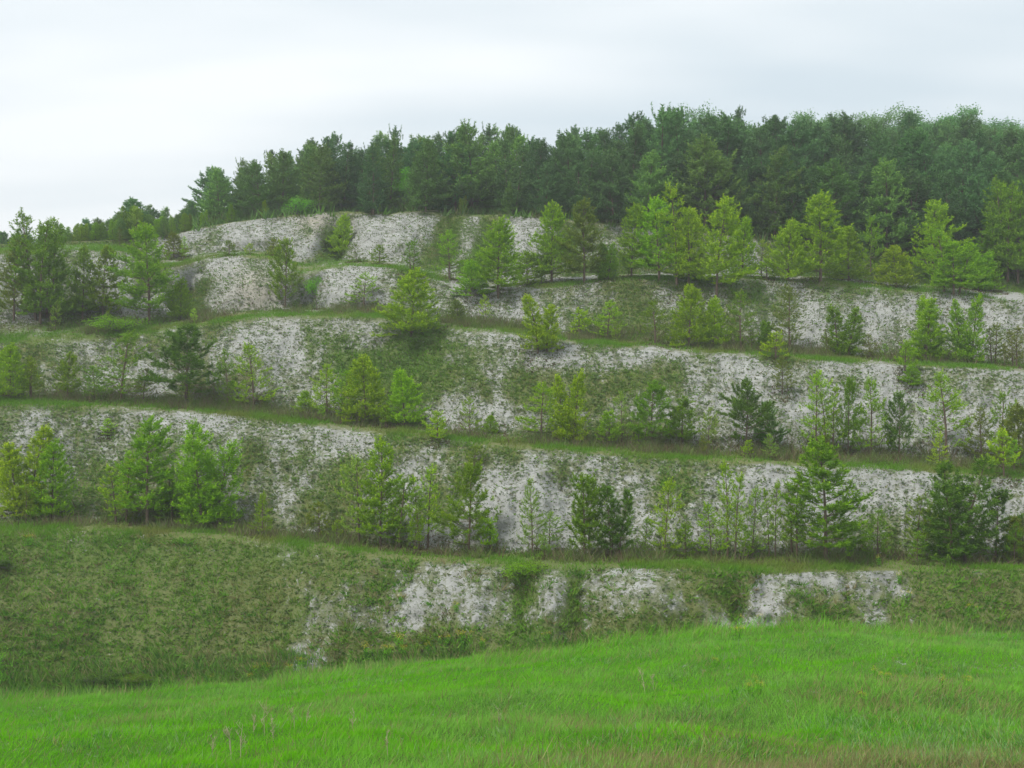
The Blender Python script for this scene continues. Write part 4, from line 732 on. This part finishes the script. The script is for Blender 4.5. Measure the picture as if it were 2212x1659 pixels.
# ---- yellow flowering plants and dry stalks
def flower_plant(seed, Ht, nst, spread):
    rs = np.random.default_rng(seed); tb = Tubes(); hd = []; lv = []
    for i in range(nst):
        a = rs.random() * 6.283; q = spread * math.sqrt(rs.random()); b = np.array([math.cos(a) * q * 0.4, math.sin(a) * q * 0.4, -0.02]); t = np.array([math.cos(a) * q, math.sin(a) * q, Ht * rs.uniform(0.75, 1)])
        tb.add([b, (b + t) / 2 + np.array([0, 0, 0.05 * Ht]), t], [0.006, 0.005, 0.003], 3); hd.append(t); lv += [b + (t - b) * z for z in rs.uniform(0.1, 0.85, 9)]
    hd = np.array(hd); k = 12; B = np.repeat(hd, k, 0) + rs.normal(size=(len(hd) * k, 3)) * np.array([0.04, 0.04, 0.03]); n = len(B)
    v, f, c = quad_leaves(B, rs.normal(size=(n, 3)) + [0, 0, .6], 0.018 * np.ones(n), 0.018 * np.ones(n), np.ones((n, 3))); fl = mesh_np('flowers', v, f)
    B = np.array(lv); n = len(B); v, f, c = quad_leaves(B, rs.normal(size=(n, 3)) + [0, 0, .3], 0.10 * np.ones(n), 0.025 * np.ones(n), np.ones((n, 3)) * (0.8 + .4 * rs.random((n, 1)))); le = mesh_np('leaves', v, f, c)
    st = tb.mesh('stem'); st.materials.append(M_stem); fl.materials.append(M_yellow); le.materials.append(M_leaf); return st, fl, le
FP = [flower_plant(900 + i, 0.5, 7 + 3 * i, 0.16 + 0.06 * i) for i in range(3)]
def flower(i, x, b, sc, label, group=None):
    p = hit(x, b); e = bpy.data.objects.new('flowering_plant', None); C.objects.link(e); e.location = p; e.rotation_euler = (0, 0, random.random() * 6); e.scale = (sc,) * 3; e['label'] = label; e['category'] = 'flowers'
    if group: e['group'] = group
    for nm, me in zip(('stem', 'flowers', 'leaves'), FP[i]):
        o = bpy.data.objects.new(nm, me); C.objects.link(o); o.parent = e; o.color = (*COL['B'], 1)
        if nm != 'stem': o['kind'] = 'stuff'
for i, (x, b, s) in enumerate([(555, 1462, 1.0), (575, 1458, .9), (545, 1474, .7), (460, 1476, .7), (650, 1448, 1.0), (628, 1456, .8), (790, 1424, 1.3), (835, 1424, 1.1), (868, 1402, 1.2), (925, 1414, 1.0), (960, 1400, 1.0), (1000, 1398, 1.2), (1040, 1404, .9), (1180, 1388, .8), (875, 1418, .9), (1600, 1350, .8), (1640, 1346, .7)]):
    flower(i % 3, x, b, s, 'tall yellow-flowered plant at the meadow edge under the chalk face', 'yellow flowers along the meadow edge')
for i, (x, b, s) in enumerate([(1890, 1468, .8), (1910, 1480, .7), (2035, 1492, .8), (2090, 1490, .7), (1630, 1480, .6), (1545, 1440, .6), (1620, 1505, .8), (1640, 1500, .7), (1955, 1478, .6), (1860, 1520, .6)]):
    flower(i % 2, x, b, s * 0.7, 'small yellow-flowered plant standing in the open meadow grass', 'yellow flowers dotted in the meadow')
for i, (x, b, s) in enumerate([(865, 1305, .9), (985, 1322, .8), (1960, 1300, .9), (1945, 1262, 1.0), (2100, 1330, .9), (60, 1180, 1.0), (1900, 1222, .9), (2180, 1212, .9), (1590, 1385, .8)]):
    flower(i % 3, x, b, s, 'yellow-flowered plant on the lowest bank of the hill', 'yellow flowers on the lowest bank')

def dry_stalk(seed, Ht, nb):
    rs = np.random.default_rng(seed); tb = Tubes(); l = rs.normal() * 0.12; P0 = np.array([[0, 0, -0.03], [l * .4 * Ht, 0, Ht * .5], [l * Ht, .03, Ht]]); tb.add(P0, [0.007, 0.006, 0.003], 4)
    for b in range(nb):
        t = rs.uniform(0.3, 0.95); A = P0[0] + (P0[2] - P0[0]) * t; a = rs.random() * 6.283; L = Ht * rs.uniform(.15, .35); B = A + np.array([math.cos(a) * .6, math.sin(a) * .6, .8]) * L; tb.add([A, (A + B) / 2 + [0, 0, -.02 * Ht], B], [0.005, 0.004, 0.003], 3)
        for q in range(3): a2 = rs.random() * 6.283; Cp = A + (B - A) * rs.uniform(.4, 1); tb.add([Cp, Cp + np.array([math.cos(a2) * .5, math.sin(a2) * .5, .8]) * L * .4], [0.0035, 0.0025], 3)
    me = tb.mesh('dry_stalk'); me.materials.append(M_dry); return me
for i, (x, b, t, lb) in enumerate([(572, 1590, 1522, 'tall dry branched stalk, the highest of a dead cluster in the meadow'), (548, 1588, 1550, 'short dry stalk standing in the dead cluster'), (520, 1640, 1568, 'pale dead branching weed low in the cluster of dry stalks'), (500, 1648, 1575, 'dead weed with wide bare arms in the cluster of dry stalks'), (590, 1600, 1555, 'thin dry stalk beside the highest dead one'), (636, 1574, 1528, 'lone thin dry stalk apart from the dead cluster'), (662, 1570, 1534, 'short broken dry stalk apart from the dead cluster'), (1078, 1572, 1540, 'small pale dead bush in the middle of the meadow'), (1394, 1500, 1452, 'dead bush with bare arms among yellow flowers'), (1412, 1490, 1455, 'leaning dry stalk among yellow flowers'), (838, 1640, 1608, 'dry stalk in short grass near bare earth'), (760, 1580, 1556, 'thin grey stalk in a dark green dip'), (460, 1640, 1590, 'leaning dry stem at the outer side of the dead cluster')]):
    p = hit(x, b); hgt = p.y * (b - t) / F; me = dry_stalk(950 + i, max(hgt, .3), 6 + i % 5); o = link('dry_stalk', me); o.location = p; o.rotation_euler = (0, 0, random.random() * 6); o['label'] = lb; o['category'] = 'dry stalk'
# ------------------------------------------------------------------ the hazy air
hv = np.array([[x, y, z] for z in (-36, 48) for y in (-4100, 4100) for x in (-4100, 4100)], float)
hz = link('haze', mesh_np('haze', hv, np.array([[0, 2, 3, 1], [4, 5, 7, 6], [0, 1, 5, 4], [2, 6, 7, 3], [0, 4, 6, 2], [1, 3, 7, 5]])))
hm, ht, ho = new_mat('haze'); pv = N(ht, 'ShaderNodeVolumePrincipled'); pv.inputs['Color'].default_value = (0.95, 0.97, 1.0, 1); pv.inputs['Density'].default_value = 0.0010; pv.inputs['Anisotropy'].default_value = 0.3
ht.links.new(pv.outputs[0], ho.inputs['Volume']); hz.data.materials.append(hm); stuff(hz, 'thin pale haze over the whole hillside', 'haze')
print('objects', len(bpy.data.objects), 'forest', cnt, 'tris', sum(len(m.loops) - 2 * len(m.polygons) for m in bpy.data.meshes))
